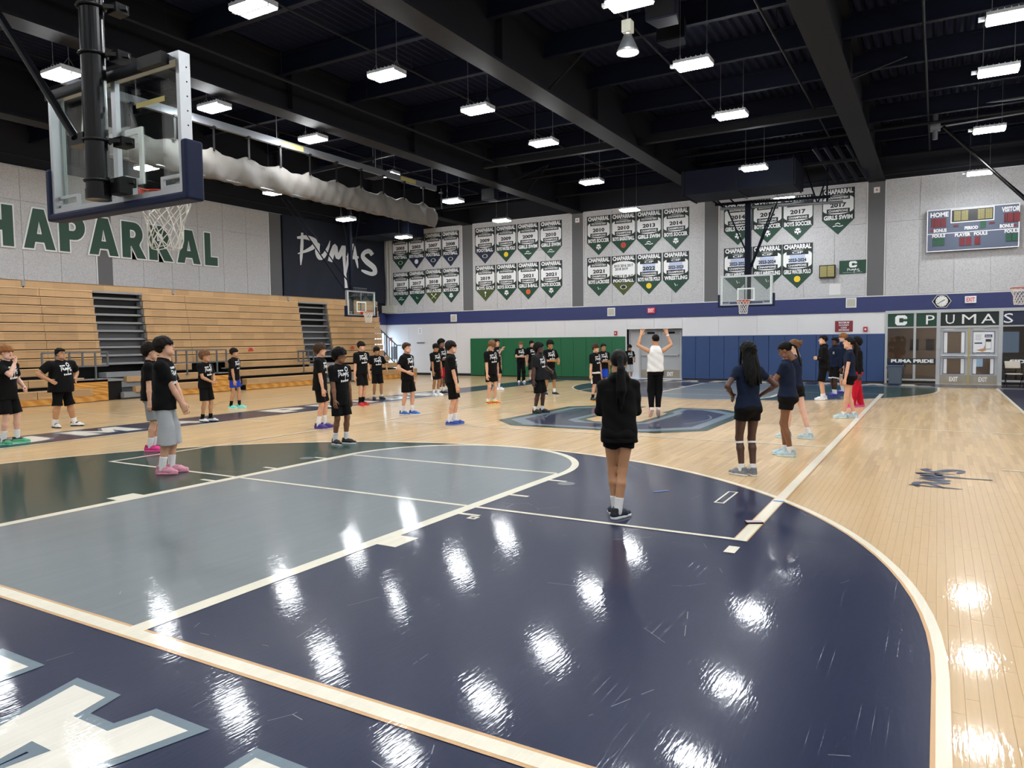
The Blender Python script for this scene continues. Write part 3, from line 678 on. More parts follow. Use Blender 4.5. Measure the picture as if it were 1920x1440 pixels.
for k, (px, ya, yb, pz, r) in enumerate(((-7.1, -3, 19.7, 7.75, .035), (-2.55, -3, 21.4, 7.75, .035), (2.95, 4, 22.2, 7.9, .028), (-5.0, 2, 24, 8.16, .022), (-11.5, 2, 26, 8.16, .022), (5.6, 4, 27, 8.1, .03), (.4, 4, 19, 8.16, .022), (-17.4, 4, 26, 7.3, .03))):
    mb = MB().tube((px, ya, pz), (px, yb, pz), r, 8)
    y = ya + 1
    while y < yb: mb.tube((px, y, pz), (px, y, 8.7), .008, 5); y += 2.9
    mb.obj('pipe', 'girder', CE)
MB().box((-7.6, 18.9, 7.62), (3.6, 19.1, 7.82)).obj('cross_beam', 'girder', CE); MB().tube((-7.9, 22.3, 7.9), (8, 22.3, 7.9), .045, 8).obj('pipe', 'girder', CE); MB().tube((-13.8, 25.2, 7.7), (9.5, 25.2, 7.7), .04, 8).obj('pipe', 'girder', CE)
for a, b in (((-13.9, 16, 7.5), (-8.5, 16, 7.7)), ((-13.9, 23.5, 7.45), (-8.5, 23.5, 7.5)), ((-1.9, 23.6, 7.45), (3.6, 23.6, 7.4)), ((-1.9, 26.9, 7.45), (9.7, 26.9, 7.5))): MB().bar(a, b, .09, .09).obj('strut', 'girder', CE)
for a, b in (((-8.1, 22.8, 7.45), (-6.8, 22.3, 8.3)), ((-8.1, 21.0, 7.45), (-6.8, 22.3, 8.3)), ((-2.1, 13, 7.5), (-1.0, 13, 8.3)), ((3.9, 10, 7.5), (5.0, 10, 8.3)), ((3.9, 16, 7.5), (5.2, 17.4, 8.3))): MB().tube(a, b, .025, 6).obj('knee_brace', 'girder', CE)
for k in range(4): MB().tube((2.35 + k * .33, 23.3, 7.9), (2.75 + k * .33, 26.0, 7.25), .085, 10).tube((2.35 + k * .33 + .17, 24.4, 7.63), (2.35 + k * .33 + .19, 24.55, 7.60), .09, 10).obj('duct_pipe', 'steel_dark', CE)
# air ducts hung at the far end
for nm, a, b, lab in (('air_duct', (-1.75, 22.4, 6.62), (1.95, 24.0, 7.42), 'dark rectangular air duct above the far hoop'), ('air_duct', (-18.6, 24.2, 6.75), (-15.6, 26.2, 7.5), 'dark rectangular air duct in the far left ceiling corner')):
    du = empty(nm, ((a[0] + b[0]) / 2, (a[1] + b[1]) / 2, a[2])); tag(du, lab, 'duct'); c = du.location
    MB().box((a[0] - c.x, a[1] - c.y, 0), (b[0] - c.x, b[1] - c.y, b[2] - c.z)).obj('duct_body', 'steel_dark', du)
    mb = MB()
    for t in (.02, .5, .98): xx = a[0] + (b[0] - a[0]) * t - c.x; mb.box((xx - .02, a[1] - c.y - .03, -.03), (xx + .02, b[1] - c.y + .03, b[2] - c.z + .02))
    mb.obj('flange', 'girder', du)
    for t in (.1, .9): xx = a[0] + (b[0] - a[0]) * t - c.x; MB().tube((xx, 0, b[2] - c.z), (xx, 0, 8.7 - c.z), .012, 5).obj('hanger', 'girder', du)

# ================================================================== LIGHTS
def ray_at(u, v, z):
    d = _fw + _r2 * ((u - 960) / 1372.58) - _u2 * ((v - 720) / 1372.58)
    t = (z - CPOS.z) / d.z
    return CPOS + d * t
ORD = ['nearest', 'second', 'third', 'fourth', 'fifth', 'sixth', 'seventh', 'eighth']
ROWS = [('over the right side line', [(1895, 32, 7.15), (1872, 134, 7.1), (1855, 244, 7.05), (1837, 325, 6.9)]),
        ('between the two right girders', [(1180, 5, 7.2), (1300, 122, 7.2), (1372, 217, 7.1), (1415, 316, 6.8), (1472, 373, 6.7)]),
        ('over the middle of the court', [(475, 16, 7.2), (725, 142, 7.2), (896, 207, 7.15), (1020, 269, 7.1), (1110, 342, 6.9), (1181, 394, 6.8)]),
        ('beside the rolled-up curtain', [(115, 141, 6.95), (402, 203, 7.2), (587, 262, 7.2), (728, 328, 7.4), (850, 378, 6.9), (941, 414, 6.9)]),
        ('above the bleachers', [(515, 362, 6.75), (649, 412, 6.6), (757, 445, 6.5)])]
led_proto = None
def make_light(p, label, grp):
    global led_proto
    root = empty('high_bay_light', p); tag(root, label, 'lamp', grp)
    if led_proto is None:
        h = MB().box((-.36, -.20, .03), (.36, .20, .09)).box((-.36, -.20, 0), (-.345, .20, .03)).box((.345, -.20, 0), (.36, .20, .03)).box((-.345, -.016, -.034), (.345, .016, .03))
        for k in range(7): h.box((-.3 + k * .1 - .006, -.19, .09), (-.3 + k * .1 + .006, .19, .115))
        hm = h.obj('housing', 'led_off', root)
        d1 = MB().box((-.34, .022, -.025), (.34, .195, .028)).obj('diffuser', 'led', root); d2 = MB().box((-.34, -.195, -.025), (.34, -.022, .028)).obj('diffuser', 'led', root)
        cb = MB()
        for s in (-.27, .27): cb.tube((s, -.12, .1), (s, 0, .28), .004, 4).tube((s, .12, .1), (s, 0, .28), .004, 4)
        cm = cb.obj('bridle', 'rail_grey', root)
        bx = MB().box((-.47, -.04, .02), (-.37, .04, .08)).obj('driver_box', 'led_off', root)
        led_proto = [hm, d1, d2, cm, bx]
    else:
        for q in led_proto: o = q.copy(); COL.objects.link(o); o.parent = root
    for s in (-.27, .27): MB().tube((s, 0, .1), (s, 0, 8.752 - p[2]), .006, 5).obj('cable', 'rail_grey', root)
    return root
for nm, pts in ROWS:
    for i, (u, v, z) in enumerate(pts):
        make_light(ray_at(u, v, z), 'bright LED light, %s from the camera in the row %s' % (ORD[i], nm), 'LED lights hung in rows')
# the same rows go on overhead and behind the camera and over the unseen right part of the hall
k = 0
for gx, ys in ((6.9, (-3, .8, 4.6, 8.6)), (1.6, (-3, 1, 5)), (-3.8, (-3, 1.4)), (-9.2, (-2.6, 1.6)), (-15.2, (-2.0, 2.4, 6.8, 11.6)), (11.2, (-2, 3, 8, 13, 18, 23))):
    for y in ys:
        make_light(Vector((gx, y, 7.15)), 'LED high-bay light of the rows outside the picture', 'LED lights outside the picture')
# round bell pendant
pd = empty('bell_pendant', ray_at(1177, 100, 6.95)); tag(pd, 'round bell-shaped pendant lamp hanging from the roof by a hook', 'lamp')
MB().lathe([(.02, .34), (.07, .33), (.10, .26), (.19, .06), (.205, 0), (.2, 0), (.18, .05), (.09, .25)], n=24).obj('reflector', 'alu', pd, True)
MB().lathe([(0, .02), (.12, .015), (.195, .012)], n=24).obj('lens', 'led', pd, True)
bevel(boxo('ballast_box', (-.09, -.09, .36), (.09, .09, .58), 'vent_beige', pd), .015); MB().tube((0, 0, .58), (0, 0, .75), .012, 6).tube((0, 0, .75), (0, 0, 1.75), .006, 5).obj('hook_chain', 'rail_grey', pd)

# ================================================================== BACKBOARDS
def net_mesh(mb, c, r0, r1, hgt, cord, n=12, rows=6, twist=0.0):
    def P(i, j):
        t = j / rows; r = r0 + (r1 - r0) * (t ** .7) + .012 * math.sin(t * 9); a = 2 * math.pi * (i + .5 * (j % 2)) / n + twist * t
        return (c[0] + r * math.cos(a), c[1] + r * math.sin(a), c[2] - hgt * t + .012 * math.sin(i * 2.1 + j))
    for j in range(rows):
        for i in range(n):
            o = 0 if j % 2 == 0 else 1
            mb.tube(P(i, j), P(i + o, j + 1), cord, 4, cap=False); mb.tube(P(i, j), P(i + o - 1, j + 1), cord, 4, cap=False)
    for i in range(n): mb.tube(P(i, rows), P(i + 1, rows), cord, 4, cap=False)
def backboard(loc, rz, label, pad=True, cord=.004, detail=True, twist=0):
    """local: glass in the xz plane at y=0, rim towards +y, z measured from the floor"""
    t = empty('basketball_hoop', (loc[0], loc[1], 0), rz); tag(t, label, 'basketball hoop')
    boxo('glass', (-.89, -.006, 2.93), (.89, .006, 3.95), 'board_glass', t)
    f = frame_boxes(MB(), -.915, .915, -.085, .012, 2.9, 3.97, .04, .06, .045).box((-.03, -.05, 2.945), (.03, -.01, 3.91))
    fr = f.obj('frame', 'alu', t)
    mb = MB()
    for s in (-1, 1):
        for k in range(8): mb.tube((s * .895 - .0, .011, 3.0 + k * .13), (s * .895, .0125, 3.0 + k * .13), .008, 6)
        for k in range(5): mb.tube((s * .914, -.022, 3.42 + k * .11), (s * .9165, -.022, 3.42 + k * .11), .007, 6)
    mb.obj('bolt', 'steel_dark', fr)
    w = .05
    frame_boxes(MB(), -.305, .305, -.009, .009, 3.05, 3.51, w, w, w).obj('target_square', 'target_white', t)
    MB().box((-.872, .0061, 2.945), (-.83, .0085, 3.93)).box((.83, .0061, 2.945), (.872, .0085, 3.93)).obj('border_tape', 'target_white', t)
    if pad:
        o = MB().add([(x, y, z) for y in (-.105, .055) for x, z in ((-.985, 2.84), (.985, 2.84), (.985, 3.30), (.916, 3.30), (.916, 2.905), (-.916, 2.905), (-.916, 3.30), (-.985, 3.30))], [tuple(range(8)), tuple(range(15, 7, -1))] + [((i + 1) % 8, i, 8 + i, 8 + (i + 1) % 8) for i in range(8)]).obj('edge_padding', 'pad_navy', t); bevel(o, .02, 3)
    rm = MB().torus((0, .385, 3.05), .229, .0095).tube((-.12, .02, 3.045), (-.10, .18, 3.045), .009, 6).tube((.12, .02, 3.045), (.10, .18, 3.045), .009, 6).box((-.10, .012, 2.96), (.10, .03, 3.07)).box((-.055, .03, 3.0), (.055, .16, 3.045)).obj('rim', 'rim_red', t, False)
    nb = MB(); net_mesh(nb, (0, .385, 3.035), .226, .125, .45, cord, twist=twist); nb.obj('net', 'net', rm)
    for s in (-1, 1):
        br = MB(); x0, x1 = (-.86, -.58) if s < 0 else (.58, .86)
        br.box((x0, -.045, 2.955), (x1, -.02, 2.985)).box((x0, -.045, 3.035), (x1, -.02, 3.06)).box((x0 if s > 0 else x1 - .03, -.045, 2.985), (x0 + .03 if s > 0 else x1, -.02, 3.035)); br.obj('corner_bracket', 'alu_paint', t)
    return t
# near hoop, seen from behind
NB = backboard((0, 1.2), 0, 'large near basketball hoop seen from behind on a thick black post', cord=.0045, twist=.5)
boxo('top_rail', (-.90, -.12, 3.885), (.80, -.086, 3.96), 'girder', NB); boxo('top_clip', (.52, -.17, 3.87), (.82, -.121, 3.96), 'black', NB)
MB().tube((.07, -.25, 2.90), (.06, -.23, 8.6), .09, 28).tube((.07, -.25, 2.90), (.07, -.25, 2.98), .096, 28).obj('post', 'pole_black', NB, False)
for o in (NB.children[-1],):
    o.data.polygons.foreach_set('use_smooth', [len(p.vertices) == 4 for p in o.data.polygons])
for z, a in ((3.05, .07), (3.37, .07), (4.05, .067), (4.42, .066)):
    MB().torus((a, -.245, z), .102, .010, 26, 6).bar((a + .1, -.2, z), (a + .22, -.08, z + .0), .05, .03).box((a + .08, -.16, z - .04), (a + .2, -.05, z + .035)).obj('clamp', 'black', NB)
boxo('hinge_block', (.10, -.2, 2.95), (.28, -.09, 3.07), 'black', NB); boxo('lift_plate', (.12, -.12, 2.955), (.24, -.02, 3.10), 'alu_paint', NB)
MB().tube((-.08, -.33, 3.40), (-1.38, -.62, 5.28), .033, 12).box((-.18, -.34, 3.34), (.04, -.2, 3.43)).obj('stay_pole', 'pole_black', NB)
MB().tube((-.1, -.33, 4.5), (-.55, -.5, 6.2), .012, 6).obj('lift_cable', 'rail_grey', NB)
boxo('warning_label', (.25, -.012, 3.66), (.62, -.009, 3.70), 'lamp_yellow', NB)
# far hoop and its ceiling frame
FB = backboard((0, 24.4), math.pi, 'far basketball hoop in front of the banner wall', cord=.007)
MB().bar((0, -.28, 2.95), (0, -.28, 6.55), .20, .16, (0, 1, 0)).obj('mast', 'steel_dark', FB)
MB().tube((1.0, -.35, 6.45), (-3.1, -.35, 6.28), .05, 10).obj('cross_tube', 'rail_grey', FB)
fm = MB()
for a, b in (((.78, -.35, 6.45), (.03, -.3, 4.75)), ((-.85, -.35, 6.4), (-.1, -.3, 4.3)), ((-1.0, -.1, 6.4), (-.1, -.28, 4.2)), ((.9, -.4, 6.5), (3.4, .2, 8.2)), ((.9, -.4, 6.5), (2.3, -.2, 8.2)), ((-2.6, -.35, 6.3), (-2.6, -.3, 8.2)), ((-2.3, -.35, 6.3), (-3.0, .2, 8.2)), ((-2.3, -.35, 6.3), (-1.6, -1.2, 8.2)), ((.4, -.3, 6.5), (2.0, -.1, 8.2))): fm.tube(a, b, .028, 8)
fm.bar((1.2, -.35, 6.62), (-2.7, -.35, 6.5), .09, .09).obj('hanging_frame', 'steel_dark', FB)
# left cross-court hoop
LBH = backboard((-16.05, 22.15), -math.pi / 2, 'left cross-court hoop hanging in front of the bleachers', cord=.007)
MB().bar((.35, -.25, 2.95), (.35, -.25, 8.2), .13, .13, (0, 1, 0)).obj('mast', 'steel_dark', LBH)
fm = MB()
for a, b in (((.4, -.25, 5.3), (.95, -.3, 8.2)), ((.3, -.25, 5.3), (-.6, -.3, 8.2)), ((.9, -.1, 3.95), (4.5, .1, 7.3)), ((.4, -.2, 4.2), (4.2, .1, 7.3))): fm.tube(a, b, .025, 8)
fm.obj('hanging_frame', 'steel_dark', LBH); 
mb = MB()
for k in range(9): mb.tube((-.5 + k * .1, -.15, 3.98), (-.5 + k * .1, -.15, 4.12), .009, 5)
mb.tube((-.55, -.15, 4.12), (.35, -.15, 4.12), .012, 5).obj('lift_rack', 'rail_grey', LBH)
# right cross-court hoop, mostly outside the picture
RBH = backboard((8.33, 22.62), math.pi / 2, 'right cross-court hoop cut by the picture edge, only rim and net showing', cord=.007)
fm = MB().bar((0, -.25, 2.95), (0, -.25, 6.4), .13, .13, (0, 1, 0)); fm.obj('mast', 'steel_dark', RBH)
fm = MB().tube((0, -.2, 4.9), (0.1, 2.35, 7.85), .045, 10).tube((.35, -.2, 5.1), (.3, 2.35, 7.85), .018, 6); fm.obj('stay_pole', 'pole_black', RBH)
fm = MB().tube((.1, 2.55, 7.5), (.1, 2.55, 8.75), .07, 10).tube((.1, 2.5, 8.35), (.0, -.4, 8.3), .05, 10).tube((.1, 2.5, 7.85), (.1, -.4, 7.95), .03, 8).box((-.02, 2.42, 7.75), (.22, 2.68, 8.0)); fm.obj('hanging_frame', 'rail_grey', RBH)

# ================================================================== ROLLED CURTAIN
CU = empty('divider_curtain', (-9.5, 12.6, 5.75)); tag(CU, 'pale grey rolled-up divider curtain hanging on straps from a long beam', 'curtain')
V = []; F = []; ny = 150; ring = 14
for i in range(ny + 1):
    y = -6.2 + i * 12.35 / ny
    ph = ((y + 6.2) % 1.06) / 1.06; sag = math.sin(math.pi * ph)
    for j in range(ring):
        a = 2 * math.pi * j / ring
        w = .085 + .02 * math.sin(y * 5.1); h = .40
        zt = .40 + h * math.cos(a); xx = w * math.sin(a) * (1.0 if math.cos(a) < .4 else .5)
        if math.cos(a) > .3: zt -= .16 * sag * (math.cos(a))
        xx += .035 * math.sin(y * 6 + zt * 5) + .02 * math.sin(y * 17 - zt * 9)
        V.append((xx, y, zt + .012 * math.sin(y * 14)))
for i in range(ny):
    for j in range(ring): F.append((i * ring + j, i * ring + (j + 1) % ring, (i + 1) * ring + (j + 1) % ring, (i + 1) * ring + j))
F += [tuple(range(ring)), tuple(range(ny * ring + ring - 1, ny * ring - 1, -1))]
obj('rolled_cloth', V, F, 'curtain', CU, True)
MB().box((-.05, -6.6, 1.28), (.05, 6.2, 1.46)).obj('beam', 'rail_grey', CU)
for k in range(13):
    y = -6.2 + k * 1.06
    MB().box((.02, y - .03, .70), (.03, y + .03, 1.42)).box((-.07, y - .04, 1.25), (.07, y + .04, 1.3)).obj('strap', 'black', CU)
for y in (-.9, 4.2): boxo('warning_label', (.051, y, 1.30), (.056, y + .8, 1.43), 'lamp_yellow', CU)
MB().tube((0, -6.2, .06), (0, 6.1, .04), .03, 8).obj('bottom_pipe', 'rail_grey', CU)
for y in (-5, -1, 3, 6): MB().tube((0, y, 1.46), (0, y, 3.005), .012, 5).obj('hanger', 'rail_grey', CU)

# ================================================================== BLEACHERS
BL = empty('bleachers', (-17.8, 14, 0)); tag(BL, 'closed wooden gym bleachers with pulled-out lower rows along the left wall', 'bleachers')
bx = lambda nm, a, b, m, par=BL: MB().box((a[0] + 17.8, a[1] - 14, a[2]), (b[0] + 17.8, b[1] - 14, b[2])).obj(nm, m, par)
SEC = [(2.0, 5.9), (5.9, 9.62), (9.62, 11.25), (12.95, 14.62), (14.62, 20.1), (21.8, 25.25)]
AIS = [(11.25, 12.95), (20.1, 21.8)]
bx('core', (-19.3, 2.0, .05), (-17.95, 25.2, 3.4), 'black')
ZC, RI, NR = 1.06, .27, 9
for r in range(NR):
    xf = -17.42 - r * .045; z0 = ZC + r * RI
    for a, b in SEC:
        p = bx('bench_board', (xf - .12, a + .006, z0 + .024), (xf, b - .006, z0 + RI - .032), 'bench_wood')
        bx('board_nosing', (xf - .2, a + .006, z0 + RI - .032), (xf + .018, b - .006, z0 + RI - .004), 'bench_top', BL)
    for a, b in AIS:
        bx('tread', (xf - .30, a, z0 + .02), (xf - .10, b, z0 + .085), 'tread_grey'); bx('aisle_back', (xf - .34, a, z0 + .085), (xf - .31, b, z0 + RI), 'tread_dark')
        bx('aisle_cheek', (xf - .3, b - .09, z0 + .09), (xf - .01, b - .005, z0 + RI - .02), 'tread_dark')
for a, b in ((2.0, 9.2), (9.2, 14.2), (14.2, 19.6), (19.6, 25.25)):
    bx('top_board', (-17.98, a + .03, ZC + NR * RI + .0), (-17.84, b - .03, ZC + NR * RI + .215), 'bench_wood'); bx('end_cap', (-17.97, b - .05, ZC + NR * RI + .04), (-17.82, b + .05, ZC + NR * RI + .2), 'tread_grey')
bx('top_deck', (-19.3, 2.0, ZC + NR * RI + .2), (-17.84, 25.25, ZC + NR * RI + .22), 'bench_top')
for a, b in AIS: bx('aisle_header', (-17.86, a, ZC + NR * RI - .06), (-17.72, b, ZC + NR * RI + .0), 'tread_grey')
for k in range(3):       # lower rows pulled out
    xf = -16.15 - .46 * k; zt = .42 + .31 * k
    for (a, b) in ((2.0, 8.6), (8.6, 10.2), (12.95, 14.3), (15.9, 20.0), (21.8, 26.2) if k < 1 else (21.8, 25.25)):
        if k == 0: bx('riser_board', (xf - .05, a, .015), (xf - .02, b, .2), 'oak')
        bx('bench_board', (xf - .26, a + .01, zt - .22), (xf, b - .01, zt - .02), 'bench_wood'); bx('board_nosing', (xf - .27, a + .01, zt - .02), (xf + .012, b - .01, zt), 'bench_top')
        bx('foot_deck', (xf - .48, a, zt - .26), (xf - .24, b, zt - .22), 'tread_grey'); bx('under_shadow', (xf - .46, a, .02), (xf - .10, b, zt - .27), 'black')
    for a, b in ((11.2, 12.95), (20.0, 21.8)):
        bx('tread', (xf - .5, a, zt - .36), (xf - .05, b, zt - .20), 'tread_grey'); bx('tread', (xf - .5, a, zt - .52), (xf - .12, b, zt - .37), 'tread_dark')
        if k < 2: bx('half_step', (xf - .16, a + .35, zt - .20), (xf + .02, a + 1.0, zt - .02), 'bench_wood')
for a, b in ((9.55, 10.75), (14.3, 15.3)):
    for z0, z1 in ((.02, .2), (.21, .42), (.43, .66)): bx('notch_panel', (-16.35, a, z0), (-16.3, b, z1), 'oak')
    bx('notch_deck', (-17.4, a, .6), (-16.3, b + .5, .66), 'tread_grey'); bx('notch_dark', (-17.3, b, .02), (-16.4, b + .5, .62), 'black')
for y0, y1 in ((9.0, 10.95), (13.35, 15.4), (18.9, 20.3)):
    g = empty('guard_rail', (-16.6, (y0 + y1) / 2, .66 if y0 < 18 else .55)); w = (y1 - y0) / 2; zz = .85
    tag(g, {9.0: 'grey steel guard rail on the bleachers behind the boy with glasses', 13.35: 'grey steel guard rail on the bleachers behind the curly-haired boy', 18.9: 'grey steel guard rail on the bleachers beside the far aisle'}[y0], 'railing')
    mb = MB().bar((0, -w, zz), (0, w, zz), .045, .05).bar((0, -w, .42), (0, w, .42), .04, .04)
    mb.obj('top_rail', 'rail_grey', g)
    for k in range(6): y = -w + k * 2 * w / 5; MB().bar((0, y, .0 if k in (1, 4) else .42), (0, y, zz), .045, .045, (0, 1, 0)).obj('post', 'rail_grey', g)
    for y in (-w * .6, w * .6): boxo('foot_plate', (-.05, y - .06, -.004), (.05, y + .06, .012), 'rail_grey', g)
# end stair rail beyond the bleachers
g = empty('stair_rail', (-18.3, 26.0, 0)); tag(g, 'tall grey stair railing with close bars at the far end of the bleachers', 'railing')
MB().bar((-.4, -.35, 2.9), (.9, .2, 1.55), .05, .05).bar((.9, .2, 1.55), (1.1, .3, 1.55), .05, .05).bar((-.4, -.35, 2.0), (.9, .2, .55), .04, .04).obj('hand_rail', 'rail_grey', g)
for k in range(12): t = k / 11; MB().bar((-.4 + 1.3 * t, -.35 + .55 * t, 1.95 - 1.4 * t), (-.4 + 1.3 * t, -.35 + .55 * t, 2.9 - 1.35 * t), .03, .03, (0, 1, 0)).obj('baluster', 'rail_grey', g)
for k in (0, .55, 1): MB().bar((-.4 + 1.3 * k, -.35 + .55 * k, 0), (-.4 + 1.3 * k, -.35 + .55 * k, 2.0 - 1.4 * k), .05, .05, (0, 1, 0)).obj('post', 'rail_grey', g)
for y, z in ((17.2, 1.42), (23.0, 1.42)):
    g = empty('red_tag', (-17.40, y, z)); tag(g, 'small red warning tag on the %s bleacher section' % ('middle' if y < 20 else 'far'), 'sign')
    boxo('tag_plate', (-.005, -.12, 0), (.004, .12, .07), 'red_tag', g); boxo('tag_top', (-.005, -.07, .07), (.004, .07, .13), 'red_tag', g)

# ================================================================== WALL FITTINGS
def fitting(name, label, cat, p): t = empty(name, p); return tag(t, label, cat)
for x, z, lab in ((-15.0, 2.88, 'square beige wall vent in the blue stripe near the far left corner'), (-6.55, 2.94, 'square beige wall vent in the blue stripe above the green padding'), (3.12, 3.0, 'square beige wall vent in the blue stripe right of the far hoop')):
    t = fitting('wall_vent', lab, 'vent', (x, YF - .03, z)); boxo('frame', (-.18, -.03, -.18), (.18, 0, .18), 'print_white', t); boxo('grille', (-.145, -.035, -.145), (.145, -.025, .145), 'vent_beige', t)
    for k in range(6): boxo('slat', (-.14, -.042, -.13 + k * .05), (.14, -.033, -.105 + k * .05), 'vent_beige', t)
for x, z, lab in ((6.93, 2.98, 'lit EXIT sign above the glass entrance doors'), (-4.7, 2.95, 'lit EXIT sign above the recessed double doors')):
    t = fitting('exit_sign', lab, 'sign', (x, YF - .03, z)); boxo('box', (-.17, -.06, -.12), (.17, 0, .12), 'print_white' if x > 0 else 'exit_red', t); label_text('lettering', 'EXIT', 'exit_red' if x > 0 else 'print_white', (0, -.064, -.075), X_, Z_, .25, .15, t, .03)
t = fitting('wall_clock', 'round clock in a black hexagon frame on the blue stripe', 'clock', (6.06, YF - .03, 2.95))
hx = [(.30 * math.cos(math.radians(a)), .30 * math.sin(math.radians(a)) * .85) for a in range(0, 360, 60)]
V, F = poly2d([[(x * 1.0, y) for x, y in hx]]); flat('rim', (V, F), 'print_white', (0, -.01, 0), X_, Z_, t, thick=.02); V, F = poly2d([[(x * .93, y * .93) for x, y in hx]]); flat('case', (V, F), 'black', (0, -.031, 0), X_, Z_, t, thick=.01)
V, F = poly2d([arc(0, 0, .19, 0, 350, 35)]); flat('dial', (V, F), 'clock_face', (0, -.043, 0), X_, Z_, t, thick=.004)
for k in range(12): a = k * math.pi / 6; MB().box((-.006, -.05, .145), (.006, -.046, .175)).obj('hour_mark', 'black', t).rotation_euler = (0, a, 0)
for L_, a, w in ((.11, 1.05, .012), (.16, -2.2, .009)): MB().box((-w, -.054, -.02), (w, -.05, L_)).obj('hand', 'black', t).rotation_euler = (0, a, 0)
t = fitting('occupancy_sign', 'small maroon maximum occupant load sign beside the entrance', 'sign', (2.88, YF - .005, 1.92)); boxo('plate', (-.31, -.02, 0), (.31, 0, .41), 'sign_maroon', t)
for s, z in (('MAXIMUM', .31), ('OCCUPANT', .215), ('LOAD', .12), ('2404 PERSONS', .03)): label_text('lettering', s, 'print_white', (0, -.024, z), X_, Z_, .36 if len(s) > 5 else .2, .07, t, .02)
for x, z, lab in ((3.62, 2.0, 'red fire alarm by the maroon sign'), (-6.35, 2.0, 'red fire alarm above the end of the green padding'), (-19.1, 1.86, 'red fire alarm in the far left corner')):
    t = fitting('fire_alarm', lab, 'alarm', (x, YF - .005, z)); bevel(boxo('box', (-.07, -.06, -.09), (.07, 0, .09), 'alarm_red', t), .01); boxo('strobe', (-.03, -.075, -.03), (.03, -.06, .03), 'print_white', t)
t = fitting('electric_panel', 'grey steel electric panel on the white wall in the far left corner', 'panel', (-18.9, YF - .005, .8)); boxo('box', (-.16, -.05, 0), (.16, 0, .68), 'rail_grey', t); boxo('door', (-.14, -.06, .02), (.14, -.05, .66), 'pillar_grey', t); boxo('latch', (-.10, -.07, .3), (-.07, -.06, .36), 'black', t)
t = fitting('paper_notice', 'white paper notice pinned on the white wall', 'notice', (-17.15, YF - .005, 2.1)); boxo('sheet', (-.13, -.006, 0), (.13, 0, .34), 'print_white', t)
for k in range(4): boxo('text_line', (-.05, -.009, .06 + k * .06), (.05, -.006, .09 + k * .06), 'print_grey', t)
t = fitting('chalk_tray', 'thin dark coat rail on the white wall', 'rail', (-17.1, YF - .005, 1.66)); boxo('rail', (-.24, -.04, 0), (.24, 0, .03), 'print_grey', t)
for k in range(7): boxo('hook', (-.21 + k * .07 - .012, -.06, -.03), (-.21 + k * .07 + .012, -.03, .02), 'lamp_dark', t)
t = fitting('puma_sign', 'small green board with white C and PUMAS on the grey wall', 'sign', (3.15, YF - .012, 4.09)); boxo('board', (-.46, -.02, 0), (.46, 0, .50), 'banner_green', t)
V, F = poly2d([[(x * .62, y * .55) for x, y in bc]]); flat('emblem', (V, F), 'print_white', (-.12, -.024, .23), X_, Z_, t)
brush(SCRIPT, 'print_white', lambda p: (-.2 + p.x * .085, -.024, .08 + p.y * .065), t, 'brush_lettering'); boxo('small_print', (-.33, -.023, .04), (.33, -.0205, .055), 'print_grey', t)
t = fitting('shot_clock', 'small wall clock display with yellow lamps and black frame', 'scoreboard', (2.28, YF - .012, 3.97)); boxo('case', (-.28, -.16, 0), (.28, 0, .48), 'black', t); boxo('lamp_field', (-.25, -.165, .03), (-.01, -.16, .45), 'lamp_yellow', t); boxo('lamp_field', (.01, -.165, .03), (.25, -.16, .45), 'lamp_yellow', t)
for k in range(8): boxo('grid_bar', (-.26, -.17, .04 + k * .055), (.26, -.164, .05 + k * .055), 'lamp_dark', t)
t = fitting('wall_cover', 'blank white square cover plate on the grey wall', 'panel', (2.55, YF - .008, 3.32)); boxo('plate', (-.2, -.012, 0), (.2, 0, .42), 'trim_white', t)
for x, lab in ((3.92, 'small white alarm plate on the right pilaster'), (-8.18, 'small white alarm plate on the pilaster beside the 2010 banners')):
    t = fitting('alarm_plate', lab, 'alarm', (x, YF - .02, 7.1)); boxo('plate', (-.1, -.02, -.1), (.1, 0, .1), 'print_white', t); boxo('light', (-.03, -.03, -.03), (.03, -.02, .03), 'ball_orange', t)
t = fitting('junction_box', 'grey metal cabinet on the wall corner above the blue stripe', 'cabinet', (-18.95, YF - .01, 3.24)); boxo('cabinet', (-.45, -.3, 0), (.35, 0, .38), 'vent_beige', t); MB().tube((-.2, -.1, .38), (-.2, -.1, 4.0), .04, 8).tube((0, -.1, .38), (0, -.1, 4.0), .03, 8).obj('conduit', 'vent_beige', t)
for (u, v, z, lab) in ((920, 365, 7.25, 'dark loudspeaker hung beside the left girder'), (1262, 60, 8.05, 'dark loudspeaker hung near the bell lamp'), (1245, 18, 7.75, 'dark projector box hung above the bell lamp'), (700, 322, 7.3, 'grey loudspeaker hung behind the rolled-up curtain')):
    p = ray_at(u, v, z); t = fitting('loudspeaker', lab, 'speaker', p); bevel(MB().prism([(-.3, -.2), (.3, -.2), (.2, .25), (-.2, .25)], -.22, .22).obj('cabinet', 'steel_dark', t), .02); boxo('grille', (-.27, -.215, -.19), (.27, -.2, .19), 'black', t); MB().tube((0, 0, .22), (0, 0, 8.752 - p.z), .015, 6).obj('hanger', 'rail_grey', t)
